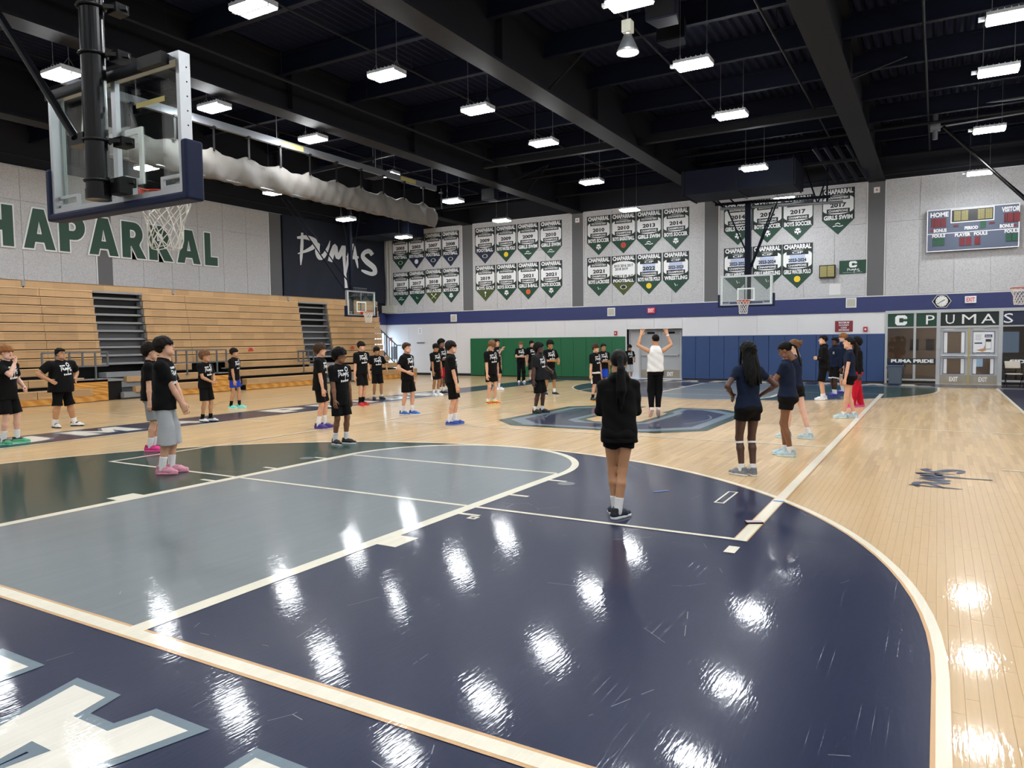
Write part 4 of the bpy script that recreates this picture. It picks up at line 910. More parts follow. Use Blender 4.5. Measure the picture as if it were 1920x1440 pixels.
# scoreboard
SB = fitting('scoreboard', 'wide slate-blue scoreboard reading HOME and VISITOR on the far wall', 'scoreboard', (6.91, YF - .01, 4.68))
bevel(boxo('case', (-1.37, -.22, 0), (1.37, 0, 1.49), 'score_blue', SB), .06, 3)
def sframe(a, b, z0, z1, w, par, m='print_white', y=-.232):
    return frame_boxes(MB(), a, b, y, y + .014, z0, z1, w, w, w).obj('border', m, par)
sframe(-1.36, 1.36, .01, 1.48, .03, SB); boxo('divider', (-1.34, -.232, .62), (1.34, -.218, .645), 'print_white', SB)
boxo('clock_field', (-.62, -.236, .99), (.62, -.218, 1.42), 'lamp_dark', SB); sframe(-.64, .64, .97, 1.44, .03, SB, y=-.24)
def lamps(a, b, z0, z1, m, nx, nz):
    f = boxo('digit_field', (a, -.240, z0), (b, -.22, z1), m, SB); mb = MB()
    for i in range(nx + 1): x = a + (b - a) * i / nx; mb.box((x - .004, -.244, z0), (x + .004, -.239, z1))
    for j in range(nz + 1): z = z0 + (z1 - z0) * j / nz; mb.box((a, -.244, z - .004), (b, -.239, z + .004))
    mb.obj('digit_grid', 'lamp_dark', f)
for a, b in ((-.54, -.34), (-.32, -.12), (.16, .36), (.38, .58)): lamps(a, b, 1.04, 1.38, 'lamp_yellow', 5, 7)
for a in (-1.22, 0.92):
    lamps(a, a + .08, .86, 1.17, 'lamp_red', 2, 7); lamps(a + .1, a + .26, .86, 1.17, 'lamp_red', 4, 7); lamps(a + .28, a + .44, .86, 1.17, 'lamp_red', 4, 7)
lamps(.24, .40, .73, 1.0 - .04, 'lamp_green', 4, 6); lamps(-1.16, -1.0, .22, .48, 'lamp_green', 4, 6); lamps(-.98, -.82, .22, .48, 'lamp_green', 4, 6)
lamps(.98, 1.14, .22, .48, 'lamp_green', 4, 6); lamps(1.16, 1.32 - .02, .22, .48, 'lamp_green', 4, 6)
lamps(-.36, -.2, .17, .45, 'lamp_red', 4, 6); lamps(-.17, -.01, .17, .45, 'lamp_red', 4, 6); lamps(.09, .25, .17, .45, 'lamp_red', 4, 6); lamps(-.55, -.4, .84, .90, 'lamp_red', 4, 2); lamps(.5, .65, .84, .90, 'lamp_red', 4, 2)
for s, x, z, w, h in (('HOME', -.98, 1.22, .5, .15), ('VISITOR', 1.10, 1.22, .46, .15), ('BONUS', -.95, .69, .36, .11), ('BONUS', 1.0, .69, .36, .11), ('PERIOD', -.02, .72, .36, .1), ('FOULS', -.99, .51, .36, .10), ('FOULS', 1.14, .51, .36, .10), ('PLAYER', -.27, .50, .42, .10), ('FOULS', .26, .50, .36, .10)):
    label_text('lettering', s, 'print_white', (x, -.236, z - .01), X_, Z_, w * 1.1, h * 1.15, SB, .04)
for s, x in ((-1, -1.22), (1, 1.25)): flat('bonus_arrow', poly2d([[(-s * .06, -.05), (s * .06, 0), (-s * .06, .05)]]), 'lamp_red', (x, -.236, .745), X_, Z_, SB)

# ---- pads
def pads(name, x0, x1, z1, w, m, label):
    t = empty(name, ((x0 + x1) / 2, YF, 0)); tag(t, label, 'wall padding'); n = round((x1 - x0) / w); w = (x1 - x0) / n; o = (x0 + x1) / 2
    first = None
    for k in range(n):
        if first is None:
            first = bevel(boxo('pad', (-w / 2 + .002, -.075, .04), (w / 2 - .002, -.003, z1), m, t), .02, 3); q = first
        else:
            q = first.copy(); COL.objects.link(q); q.parent = t
        q.location = (x0 + (k + .5) * w - o, 0, 0)
    return t
gp = pads('wall_padding', -14.02, -5.9, 1.85, .62, 'green_pad', 'long row of dark green wall pads on the far wall')
bp_ = pads('wall_padding', -3.36, 4.27, 1.83, .585, 'blue_pad', 'long row of navy blue wall pads on the far wall')
for x, z, par in ((-12.9 + 9.96, 1.27, gp), (-7.1 + 9.96, .42, gp), (-.2 - .45, .5, bp_)): boxo('outlet_plate', (x - .07, -.085, z - .09), (x + .07, -.07, z + .09), 'vent_beige', par)

# ---- championship banners
def ball(kind, c, par):
    cx, cz = c
    if kind in ('soccer', 'yellow', 'orange', 'red', 'volley'):
        m = {'soccer': 'print_white', 'yellow': 'ball_yellow', 'orange': 'ball_orange', 'red': 'ball_red', 'volley': 'print_white'}[kind]
        V, F = poly2d([arc(0, 0, .12, 0, 345, 23)]); flat('ball_print', (V, F), m, (cx, -.016, cz), X_, Z_, par)
        if kind == 'soccer':
            for dx, dz in ((0, 0), (.085, .03), (-.085, .03), (.05, -.085), (-.05, -.085)): V, F = poly2d([arc(dx, dz, .032, 18, 306, 4)]); flat('ball_patch', (V, F), 'print_dark', (cx, -.019, cz), X_, Z_, par)
        if kind in ('orange', 'red'): boxo('ball_seam', (cx - .11, -.019, cz - .005), (cx + .11, -.017, cz + .005), 'print_dark', par); boxo('ball_seam', (cx - .005, -.019, cz - .11), (cx + .005, -.017, cz + .11), 'print_dark', par)
    elif kind == 'football':
        V, F = poly2d([arc(0, 0, .15, 0, 350, 25, .09)]); flat('ball_print', (V, F), 'print_white', (cx, -.016, cz), X_, Z_, par); V, F = poly2d([arc(0, 0, .115, 0, 350, 25, .075)]); flat('ball_patch', (V, F), 'print_dark', (cx, -.019, cz), X_, Z_, par)
    elif kind == 'swim':
        brush([[(-.18, -.05, .03), (-.05, -.02, .03), (.05, -.06, .03), (.18, -.03, .03)], [(-.1, .03, .03), (.0, .08, .03), (.08, .02, .03)]], 'print_white', lambda p: (cx + p.x, -.016, cz + p.y), par, 'wave_print')
    elif kind == 'sticks':
        brush([[(-.15, -.12, .02), (.13, .1, .03)], [(.15, -.12, .02), (-.13, .1, .03)], [(-.16, .13, .06), (-.1, .09, .06)], [(.16, .13, .06), (.1, .09, .06)]], 'print_white', lambda p: (cx + p.x, -.016, cz + p.y), par, 'stick_print')
    elif kind == 'golf':
        V, F = poly2d([arc(0, .06, .05, 0, 340, 17)]); flat('ball_print', (V, F), 'print_white', (cx, -.016, cz), X_, Z_, par); boxo('tee_print', (cx - .012, -.018, cz - .14), (cx + .012, -.016, cz + .02), 'print_white', par)
    else:
        brush([[(-.05, .06, .02), (-.02, -.02, .03), (.01, -.06, .02)], [(.05, -.02, .03), (.08, -.03, .03)]], 'print_white', lambda p: (cx + p.x, -.016, cz + p.y), par, 'figure_print')
BGRP = (('far left', (-18.32, -17.28, -16.22, -15.15)), ('second', (-13.12, -11.93, -10.74, -9.53)), ('third', (-7.15, -5.98, -4.82, -3.64)), ('far hoop', (-1.08, .06, 1.19, 2.62)))
def banner(x, ztop, year, sport, kind, m='banner_green', tip=None, blue=False, extra='', w=1.14):
    gi, pos = [(g, v.index(x)) for g, v in BGRP if x in v][0]
    where = ' at %s of %s %s' % (('left end', 'second place', 'third place', 'right end')[pos], 'upper' if ztop > 6 else 'lower', 'hoop row' if gi == 'far hoop' else gi + ' group row')
    h, pt = 1.17, .56
    t = empty('pennant_banner', (x, YF - .012, ztop)); tag(t, ('%s %s %s banner%s' % ({'banner_green': 'green', 'banner_olive': 'olive', 'banner_navy': 'navy'}[m], year, sport, where)), 'banner', 'championship banners on the far wall')
    wv = lambda xx, zz: .008 * math.sin(xx * 5 + x * 3) * max(0, -zz)
    a = w / 2 - .012
    poly = [(-a, 0), (-a, -h), (0, -h - pt), (a, -h), (a, 0)]
    V, F = poly2d([poly]); flat('cloth', (V, F), 'banner_dark', (0, 0, 0), X_, Z_, t, thick=.006)
    V, F = poly2d([[(-a, -h + .03), (0, -h - pt), (a, -h + .03)]]); flat('tip', (V, F), tip or m, (0, -.007, 0), X_, Z_, t)
    f = a - .035
    shield = [(-f, -.42)] + arc(0, -.42, f, 180, 0, 14, .17) + [(f, -.80)] + arc(0, -.80, f, 0, -180, 14, .17)
    V, F = poly2d([[(q[0] * 1.06, (q[1] + .61) * 1.06 - .61) for q in shield]]); flat('shield_edge', (V, F), m, (0, -.008, 0), X_, Z_, t)
    V, F = poly2d([shield]); flat('shield', (V, F), 'print_white', (0, -.011, 0), X_, Z_, t)
    label_text('banner_text', 'CHAPARRAL', 'print_white', (0, -.014, -.215), X_, Z_, a * 1.8, .19, t, .05)
    if blue: boxo('print_block', (-.28, -.0135, -.86), (.28, -.0115, -.40), 'print_blue', t)
    if 'FLAG' in sport:
        label_text('banner_text', '2015 2016 2017', 'print_dark', (0, -.014, -.50), X_, Z_, a * 1.6, .12, t, .03); label_text('banner_text', '2018 2019', 'print_dark', (-.1, -.014, -.64), X_, Z_, a * 1.05, .12, t, .03)
        label_text('banner_text', 'GIRLS FLAG', 'print_dark', (0, -.014, -.98), X_, Z_, a * 1.6, .14, t, .04); label_text('banner_text', 'FOOTBALL', 'print_white', (0, -.014, -1.16), X_, Z_, a * 1.7, .14, t, .05)
    else:
        bt, bb = ('SOUTHWESTERN', 'CHAMPIONS') if not blue else ('CIF', 'CHAMPIONS')
        for z, s in ((-.43, bt), (-.92, bb)):
            boxo('print_bar', (-.40, -.0135, z), (.40, -.0115, z + .16), 'print_dark', t); label_text('banner_text', s, 'print_white', (0, -.0155, z + .035), X_, Z_, .68 if s != 'CIF' else .4, .09, t, .03)
        label_text('banner_text', year, 'print_dark', (0, -.0155, -.71), X_, Z_, .56 if len(year) < 6 else .66, .17 if len(year) < 6 else .14, t, .045)
        label_text('banner_text', sport, 'print_white', (0, -.0155, -1.17), X_, Z_, a * (1.78 if len(sport) > 8 else 1.65), .17, t, .045)
    ball(kind, (0, -h - .2), t)
    return t
T1, T2 = 7.20, 5.38
for x, z, y, s, k, m in ((-18.32, T1, '2003', 'FOOTBALL', 'football', 'banner_green'), (-17.28, T1, '2003', 'BOYS VOLLEYBALL', 'volley', 'banner_navy'), (-16.22, T1, '2007', 'FOOTBALL', 'football', 'banner_navy'), (-15.15, T1, '2008', 'FOOTBALL', 'football', 'banner_navy'),
        (-18.32, T2 - .05, '2017', 'BOYS WATER POLO', 'swim', 'banner_green'), (-17.28, T2 - .03, '2017', 'BOYS WRESTLING', 'x', 'banner_green'), (-16.22, T2, '2018', 'GIRLS LACROSSE', 'sticks', 'banner_olive'), (-15.15, T2, '2019', 'BOYS SOCCER', 'soccer', 'banner_green'),
        (-13.12, T1, '2009', 'FOOTBALL', 'football', 'banner_navy'), (-11.93, T1, '2009', 'BOYS WATER POLO', 'yellow', 'banner_green'), (-10.74, T1, '2009', 'GIRLS SWIM', 'swim', 'banner_green'), (-9.53, T1, '2010', 'GIRLS SWIM', 'swim', 'banner_green'),
        (-13.12, T2, '2019', 'BOYS GOLF', 'golf', 'banner_olive'), (-11.93, T2, '2020', 'BOYS SOCCER', 'soccer', 'banner_green'), (-10.74, T2, '2021', 'GIRLS B-BALL', 'orange', 'banner_green'), (-9.53, T2, '2021', 'BOYS SOCCER', 'soccer', 'banner_green'),
        (-7.15, T1, '2010', 'BOYS SOCCER', 'soccer', 'banner_green'), (-5.98, T1, '2010', 'BOYS BASKETBALL', 'red', 'banner_green'), (-4.82, T1, '2013', 'GIRLS SWIM', 'swim', 'banner_green'), (-3.64, T1, '2014', 'BOYS SOCCER', 'soccer', 'banner_green'),
        (-7.15, T2, '2021', 'BOYS LACROSSE', 'x', 'banner_green'), (-5.98, T2, '2015-2019', 'GIRLS FLAG FOOTBALL', 'football', 'banner_olive'),
        (-1.08, T1 - .0, '2014', 'GIRLS SOCCER', 'soccer', 'banner_green'), (.06, T1, '2016', 'BOYS SOCCER', 'soccer', 'banner_green'), (1.19, T1, '2017', 'BOYS SOCCER', 'soccer', 'banner_green'), (2.62, 7.31, '2017', 'GIRLS SWIM', 'swim', 'banner_green')):
    banner(x, z, y, s, k, m, w=1.06 if x < -14.5 else 1.15)
for x, y, s, k in ((-4.82, '2022', 'BOYS WATER POLO', 'yellow'), (-3.64, '2022-2023', 'WRESTLING', 'x'), (-1.08, '2022-2023', 'GIRLS WRESTLING', 'x'), (.06, '2023-2024', 'GIRLS WRESTLING', 'x'), (1.19, '2023-2024', 'GIRLS WATER POLO', 'yellow')):
    banner(x, T2 + (.0 if x < -2 else -.02), y, s, k, blue=True)

# ---- loose things on the floor
t = fitting('trash_bin', 'grey plastic trash bin with bag beside the entrance glass', 'trash bin', (4.66, 27.2, 0))
bevel(MB().prism([(-.2, -.17), (.2, -.17), (.2, .17), (-.2, .17)], 0, .66).obj('body', 'bin_grey', t), .03, 3)
for v in t.children[0].data.vertices:
    if v.co.z > .3: v.co.x *= 1.22; v.co.y *= 1.15
bevel(boxo('rim', (-.27, -.22, .63), (.27, .22, .70), 'bin_grey', t), .02); bevel(boxo('bag', (-.25, -.2, .68), (.25, .2, .78), 'pad_navy', t), .05, 3)
for s in (-1, 1): boxo('handle', (s * .27 - .02, -.08, .56), (s * .27 + .02, .08, .62), 'bin_grey', t)
t = fitting('folding_chair', 'beige folding chair beside the glass entrance at the picture edge', 'chair', (8.16, 26.65, 0)); t.rotation_euler = (0, 0, math.radians(8))
bevel(boxo('seat', (-.22, -.2, .42), (.22, .2, .455), 'chair_beige', t), .015, 3)
o = bevel(boxo('backrest', (-.23, -.015, 0), (.23, .015, .24), 'chair_beige', t), .02, 3); o.location = (0, .2, .62); o.rotation_euler = (-.2, 0, 0)
for s in (-1, 1):
    MB().tube((s * .235, -.22, .01), (s * .235, .25, .86), .012, 8).obj('leg', 'steel_dark', t); MB().tube((s * .225, .24, .01), (s * .225, -.16, .44), .012, 8).obj('leg', 'steel_dark', t)
MB().tube((-.225, .18, .1), (.225, .18, .1), .009, 6).obj('stretcher', 'steel_dark', t)
t = fitting('smartphone', 'black smartphone lying on the taped line corner', 'phone', (4.53, 4.36, .0072)); t.rotation_euler = (0, 0, math.radians(-62)); bevel(boxo('body', (-.04, -.08, 0), (.04, .08, .016), 'black', t), .008, 3); boxo('screen', (-.035, -.074, .016), (.035, .074, .0172), 'phone_screen', t)
for p, rz, s, lab in (((4.56, 5.41, .0072), 0, (.11, .05), 'small blue tape patch where the sideline meets the arc'), ((3.30, 5.35, .0060), .9, (.2, .03), 'short blue tape strip on the navy floor')):
    t = fitting('blue_tape', lab, 'tape', p); t.rotation_euler = (0, 0, rz); boxo('strip', (-s[0] / 2, -s[1] / 2, 0), (s[0] / 2, s[1] / 2, .0015), 'tape_blue', t)

# ================================================================== PEOPLE
def smin(a, b, k):
    h = np.clip(.5 + .5 * (b - a) / k, 0, 1)
    return b * (1 - h) + a * h - k * h * (1 - h)
class Grid:
    def __init__(s, lo, hi, h):
        s.lo = np.array(lo, float); s.h = h
        s.n = np.ceil((np.array(hi) - s.lo) / h).astype(int) + 1
        s.ax = [s.lo[i] + h * np.arange(s.n[i]) for i in range(3)]
        s.F = np.full(tuple(s.n), 1.0, np.float32)
    def sl(s, lo, hi):
        o = []
        for i in range(3):
            a = max(0, int(math.floor((lo[i] - s.lo[i]) / s.h))); b = min(s.n[i], int(math.ceil((hi[i] - s.lo[i]) / s.h)) + 1)
            o.append(slice(a, max(a, b)))
        return tuple(o)
    def xyz(s, q): return (s.ax[0][q[0]][:, None, None], s.ax[1][q[1]][None, :, None], s.ax[2][q[2]][None, None, :])
    def add(s, fn, lo, hi, k=.02):
        m = k + 2 * s.h
        q = s.sl([v - m for v in lo], [v + m for v in hi])
        if any(z.stop <= z.start for z in q): return
        s.F[q] = smin(s.F[q], fn(*s.xyz(q)), k)
    def cone(s, a, b, ra, rb, k=.02, cut=False):
        a = np.array(a, float); b = np.array(b, float); d = b - a; dd = d.dot(d) + 1e-9; L = math.sqrt(dd)
        def fn(X, Y, Z):
            t = ((X - a[0]) * d[0] + (Y - a[1]) * d[1] + (Z - a[2]) * d[2]) / dd
            tc = np.clip(t, 0, 1)
            r = np.sqrt((X - a[0] - tc * d[0]) ** 2 + (Y - a[1] - tc * d[1]) ** 2 + (Z - a[2] - tc * d[2]) ** 2) - (ra + (rb - ra) * tc)
            return np.maximum(r, (t - 1) * L) if cut else r
        R = max(ra, rb)
        s.add(fn, np.minimum(a, b) - R, np.maximum(a, b) + R, k)
    def ell(s, c, r, k=.02):
        def fn(X, Y, Z):
            q = np.sqrt(((X - c[0]) / r[0]) ** 2 + ((Y - c[1]) / r[1]) ** 2 + ((Z - c[2]) / r[2]) ** 2)
            return (q - 1) * min(r)
        s.add(fn, [c[i] - r[i] for i in range(3)], [c[i] + r[i] for i in range(3)], k)
    def torso(s, lev, lean, k=.03, bow=0.0):
        z = np.array([l[0] for l in lev]); A = np.array([l[1] for l in lev]); B = np.array([l[2] for l in lev])
        def fn(X, Y, Z):
            zz = Z.ravel(); a = np.interp(zz, z, A)[None, None, :]; b = np.interp(zz, z, B)[None, None, :]
            cy = (lean * (zz - .92))[None, None, :]
            d = (np.sqrt((X / a) ** 2 + ((Y - cy) / b) ** 2) - 1) * np.minimum(a, b)
            return np.maximum(d, np.maximum(z[0] - Z, Z - z[-1]))
        L = abs(lean) * .7
        s.add(fn, (-A.max(), -B.max() - L, z[0]), (A.max(), B.max() + L, z[-1]), k)
    def sub(s, c, r, k=.01):
        q = s.sl([c[i] - r - .03 for i in range(3)], [c[i] + r + .03 for i in range(3)])
        X, Y, Z = s.xyz(q); d = r - np.sqrt((X - c[0]) ** 2 + (Y - c[1]) ** 2 + (Z - c[2]) ** 2)
        s.F[q] = -smin(-s.F[q], -d, k)
    def net(s):
        F = s.F; S = F < 0
        c = np.zeros(tuple(s.n - 1), np.int8)
        for i in (0, 1):
            for j in (0, 1):
                for k in (0, 1): c += S[i:s.n[0] - 1 + i, j:s.n[1] - 1 + j, k:s.n[2] - 1 + k]
        act = (c > 0) & (c < 8); ci = np.argwhere(act); idx = np.full(act.shape, -1, np.int64); idx[act] = np.arange(len(ci))
        acc = np.zeros((len(ci), 3)); num = np.zeros(len(ci))
        cor = [(i, j, k) for i in (0, 1) for j in (0, 1) for k in (0, 1)]
        for a in cor:
            for ax in range(3):
                if a[ax]: continue
                b = list(a); b[ax] = 1
                fa = F[ci[:, 0] + a[0], ci[:, 1] + a[1], ci[:, 2] + a[2]]; fb = F[ci[:, 0] + b[0], ci[:, 1] + b[1], ci[:, 2] + b[2]]
                m = (fa < 0) != (fb < 0); t = np.where(m, fa / np.where(m, fa - fb, 1), 0)
                p = np.tile(np.array(a, float), (len(ci), 1)); p[:, ax] += t
                acc[m] += p[m]; num[m] += 1
        V = s.lo + (ci + acc / num[:, None]) * s.h
        Q = []
        for ax in range(3):
            o1, o2 = [(1, 2), (2, 0), (0, 1)][ax]
            sa = [slice(None)] * 3; sb = [slice(None)] * 3
            sa[ax] = slice(0, -1); sb[ax] = slice(1, None)
            d = S[tuple(sa)].astype(np.int8) - S[tuple(sb)].astype(np.int8)
            e = np.argwhere(d != 0); e = e[(e[:, o1] > 0) & (e[:, o2] > 0) & (e[:, o1] < s.n[o1] - 1) & (e[:, o2] < s.n[o2] - 1)]
            sg = d[e[:, 0], e[:, 1], e[:, 2]]
            def I(a, b):
                q = e.copy(); q[:, o1] -= a; q[:, o2] -= b; return idx[q[:, 0], q[:, 1], q[:, 2]]
            q = np.stack([I(1, 1), I(0, 1), I(0, 0), I(1, 0)], 1)
            q[sg < 0] = q[sg < 0][:, ::-1]; Q.append(q)
        return V, np.concatenate(Q)
def quads(name, V, Q, mats, mi=None):
    me = bpy.data.meshes.new(name); n = len(Q)
    me.vertices.add(len(V)); me.vertices.foreach_set('co', np.asarray(V, np.float32).ravel())
    me.loops.add(4 * n); me.loops.foreach_set('vertex_index', np.asarray(Q, np.int32).ravel())
    me.polygons.add(n); me.polygons.foreach_set('loop_start', np.arange(0, 4 * n, 4, dtype=np.int32)); me.polygons.foreach_set('loop_total', np.full(n, 4, np.int32))
    if mi is not None: me.polygons.foreach_set('material_index', np.asarray(mi, np.int32))
    me.update(calc_edges=True); me.polygons.foreach_set('use_smooth', np.ones(n, bool))
    for m in mats: me.materials.append(m)
    return me
# ---- canonical head
def build_head(h):
    g = Grid((-.11, -.13, -.19), (.11, .15, .15), h)
    g.ell((0, -.012, .034), (.074, .092, .086), .02); g.ell((0, .026, -.04), (.058, .062, .078), .03); g.cone((0, .05, -.092), (0, .064, -.1), .026, .02, .02)
    g.cone((-.035, .04, -.075), (.035, .04, -.075), .03, .03, .025)
    g.cone((-.03, .074, .032), (.03, .074, .032), .013, .013, .012)
    for s in (-1, 1): g.sub((s * .032, .104, .012), .019, .008)
    g.cone((0, .085, .02), (0, .104, -.018), .008, .013, .008); g.cone((-.012, .092, -.022), (.012, .092, -.022), .008, .008, .006)
    g.ell((0, .084, -.05), (.024, .012, .010), .006)
    for s in (-1, 1):
        g.ell((s * .031, .073, .010), (.0145, .0145, .0125), .003); g.ell((s * .075, -.008, -.002), (.011, .02, .031), .008)
    g.cone((0, -.02, -.06), (0, -.035, -.185), .05, .056, .03)
    V, Q = g.net(); C = V[Q].mean(1); mi = np.zeros(len(Q), int)
    x, y, z = abs(C[:, 0]), C[:, 1], C[:, 2]
    lip = ((x / .025) ** 2 + ((z + .05) / .0105) ** 2 < 1) & (y > .07); mi[lip] = 1
    ey = ((x - .031) / .0125) ** 2 + ((z - .010) / .0058) ** 2 < 1; mi[ey & (y > .06)] = 2
    ir = ((x - .031) / .0065) ** 2 + ((z - .010) / .0065) ** 2 < 1; mi[ir & (y > .06)] = 3
    br = (x > .012) & (x < .050) & (z > .030) & (z < .041) & (y > .055); mi[br] = 4
    return V, Q, mi
HEAD = {True: build_head(.0055), False: build_head(.008)}
# ---- canonical hands : fingers along +X, thumb +Y, back of the hand +Z (right hand)
def build_hand(curl, spread=.0, h=.0046):
    g = Grid((-.05, -.07, -.10), (.21, .09, .05), h)
    g.cone((-.04, 0, 0), (.02, 0, 0), .025, .027, .02)
    for yy in (-.028, -.009, .010, .028): g.cone((.01, yy * .6, 0), (.085, yy, .002), .014, .0115, .018)
    for i, (yy, ln) in enumerate(((-.030, .058), (-.010, .072), (.011, .078), (.031, .070))):
        a = np.array([.085, yy, .002]); an = 0.0; p = a
        for seg, f in ((.46, .8), (.30, 1.0), (.24, .8)):
            an += curl * f; d = np.array([math.cos(an), spread * (i - 1.5) * .12, -math.sin(an)]); q = p + d * ln * seg
            g.cone(p, q, .0092, .0082, .004); p = q
    t0 = np.array([.015, .022, -.006]); t1 = t0 + np.array([.032, .030, -.012]); t2 = t1 + np.array([.034 - .01 * curl, .012 - .02 * curl, -.008 - .018 * curl]); 
    g.cone(t0, t1, .015, .0115, .01); g.cone(t1, t2, .0105, .0085, .004)
    return g.net()
HANDS = {'relax': build_hand(.38), 'fist': build_hand(1.25), 'open': build_hand(.06, 1.0), 'flat': build_hand(.22)}
# ---- canonical hair
def build_hair(style):
    ln = style in ('tail', 'curls', 'braids')
    h = .009 if not ln else .012
    g = Grid((-.16, -.24, -.56 if ln else -.16), (.16, .16, .22), h)
    X, Y, Z = g.ax[0][:, None, None], g.ax[1][None, :, None], g.ax[2][None, None, :]
    t = {'short': .006, 'mop': .020, 'curly': .028, 'afro': .030, 'buzz': .001, 'tail': .005, 'bun': .006, 'curls': .018, 'braids': .006, 'fringe': .014}[style]
    E = (np.sqrt((X / (.080 + t)) ** 2 + ((Y + .014) / (.100 + t)) ** 2 + ((Z - .042) / (.090 + t * 1.1)) ** 2) - 1) * (.08 + t)
    front = {'mop': .030, 'curly': .036, 'fringe': .026, 'afro': .055}.get(style, .062)
    back = {'buzz': -.045, 'short': -.055, 'mop': -.085, 'fringe': -.075, 'curly': -.08}.get(style, -.06)
    hl = np.interp(Y, [-.12, -.05, -.012, .018, .05, .09, .13], [back, back + .01, -.012 if t > .01 else .0, .022, front - .004, front, front])
    if style in ('curly', 'afro', 'curls'):
        E = E + .007 * np.sin(X * 95 + 2) * np.sin(Y * 88) * np.sin(Z * 92 + 1) + .005 * np.sin(X * 50 + Z * 61) * np.sin(Y * 57)
    elif style in ('mop', 'fringe', 'short'): E = E + .0035 * np.sin(X * 120 + Y * 40) * np.sin(Z * 40 + 1)
    g.F = np.maximum(E, hl - Z).astype(np.float32)
    rr = random.Random(len(style) * 3)
    if style in ('curly', 'afro', 'curls'):
        for i in range(150):
            zz = 1 - 2 * (i + .5) / 150; a = i * 2.39996; q = math.sqrt(1 - zz * zz)
            c = ((.078 + t) * q * math.cos(a), -.014 + (.098 + t) * q * math.sin(a), .042 + (.088 + t * 1.1) * zz)
            if c[2] > np.interp(c[1], [-.12, -.05, -.012, .018, .05, .09], [back, back + .01, .0, .03, front, front + .01]):
                r = rr.uniform(.012, .020); g.ell(c, (r, r, r), .004)
    if style in ('mop', 'fringe', 'short'):
        n = 26 if style != 'short' else 16
        for i in range(n):        # locks lying forward and over the temples
            a = math.radians(-205 + 230 * i / (n - 1)) + rr.uniform(-.08, .08)
            dx, dy = math.cos(a + math.pi / 2 * 0), math.sin(a)
            dx, dy = math.sin(math.radians(-115 + 230 * i / (n - 1))), math.cos(math.radians(-115 + 230 * i / (n - 1)))
            e = (.074 + t, .094 + t); drop = (front if dy > .3 else .0 if dy > -.2 else -.03) + rr.uniform(-.016, .004) * (1.6 if style != 'short' else .8)
            p0 = (dx * e[0] * .7, -.012 + dy * e[1] * .7, .095 + t * .6); p1 = (dx * e[0] * 1.0, -.012 + dy * e[1] * 1.0, max(drop + .03, .04)); p2 = (dx * (e[0] + .001) + rr.uniform(-.012, .012), -.012 + dy * (e[1] + .001), drop)
            g.cone(p0, p1, .016, .015, .006); g.cone(p1, p2, .015, .006, .006)
        for i in range(30):
            a = rr.uniform(0, 6.28); b = rr.uniform(.2, 1.2); c = ((.076 + t) * math.cos(a) * math.sin(b), -.014 + (.096 + t) * math.sin(a) * math.sin(b), .042 + (.086 + t * 1.1) * math.cos(b))
            d = (c[0] * 1.08 + rr.uniform(-.02, .02), c[1] * 1.05 + rr.uniform(-.02, .02), c[2] - .022); g.cone(c, d, .013, .008, .006)
    if style == 'tail':
        g.ell((0, -.108, .058), (.026, .022, .026), .015); g.cone((0, -.115, .05), (.004, -.15, -.06), .024, .034, .02); g.cone((.004, -.15, -.06), (.012, -.165, -.26), .036, .046, .02); g.cone((.012, -.165, -.26), (.0, -.16, -.47), .036, .012, .02)
        g.cone((-.018, -.155, -.1), (-.045, -.16, -.43), .028, .007, .01); g.cone((.02, -.155, -.2), (.03, -.155, -.40), .02, .006, .01)
    if style == 'bun':
        for a in range(5): g.ell((.022 * math.cos(a * 1.26), -.125 - .01 * (a % 2), .052 + .022 * math.sin(a * 1.26)), (.026, .026, .026), .008)
    if style == 'curls':
        rr = random.Random(5)
        for i in range(34):
            a = math.radians(200 + 140 * rr.random()); r0 = .08; x0, y0 = r0 * math.cos(a) * 1.15, r0 * math.sin(a) - .01; ln_ = .30 + .17 * rr.random(); p = np.array([x0, y0, .06 - .08 * rr.random()])
            for sgm in range(5):
                q = p + np.array([.018 * (rr.random() - .5) + x0 * .13, -.008 + .016 * (rr.random() - .5), -ln_ / 5]); g.cone(p, q, .023, .022 if sgm < 4 else .010, .006); p = q
        for s in (-1, 1): g.cone((s * .075, .03, .03), (s * .088, .05, -.10), .02, .016, .01); g.cone((s * .088, .05, -.10), (s * .10, .03, -.24), .018, .012, .01)
    if style == 'braids':
        rr = random.Random(9)
        for i in range(14):
            x0 = -.03 + .06 * rr.random(); p = np.array([x0, -.108, .045 + .03 * rr.random()])
            for sgm in range(6):
                q = p + np.array([.012 * (rr.random() - .5), -.03 if sgm < 2 else .020, (-.035 if sgm < 2 else -.066) - .012 * rr.random()]); g.cone(p, q, .0125, .0115 if sgm < 5 else .007, .003); p = q
        g.ell((0, -.11, .055), (.035, .025, .03), .01)
    V, Q = g.net()
    return quads('hair', V, Q, [mat('hair_dark', '#140f0c', .5)])
HAIR = {}
HC = {'black': mat('hair_black', '#070606', .55, noise=.3, nscale=60, spec=.15, bump=.6, bscale=90), 'dark': mat('hair_darkbrown', '#160e0a', .6, noise=.3, nscale=60, spec=.15, bump=.6, bscale=90), 'brown': mat('hair_brown', '#3d2a1c', .5, noise=.3, nscale=60, spec=.15, bump=.6, bscale=90), 'ginger': mat('hair_ginger', '#8a5a32', .5, noise=.25, nscale=60, spec=.15, bump=.6, bscale=90), 'light': mat('hair_lightbrown', '#6a4a30', .5, noise=.25, nscale=60, spec=.15, bump=.6, bscale=90)}
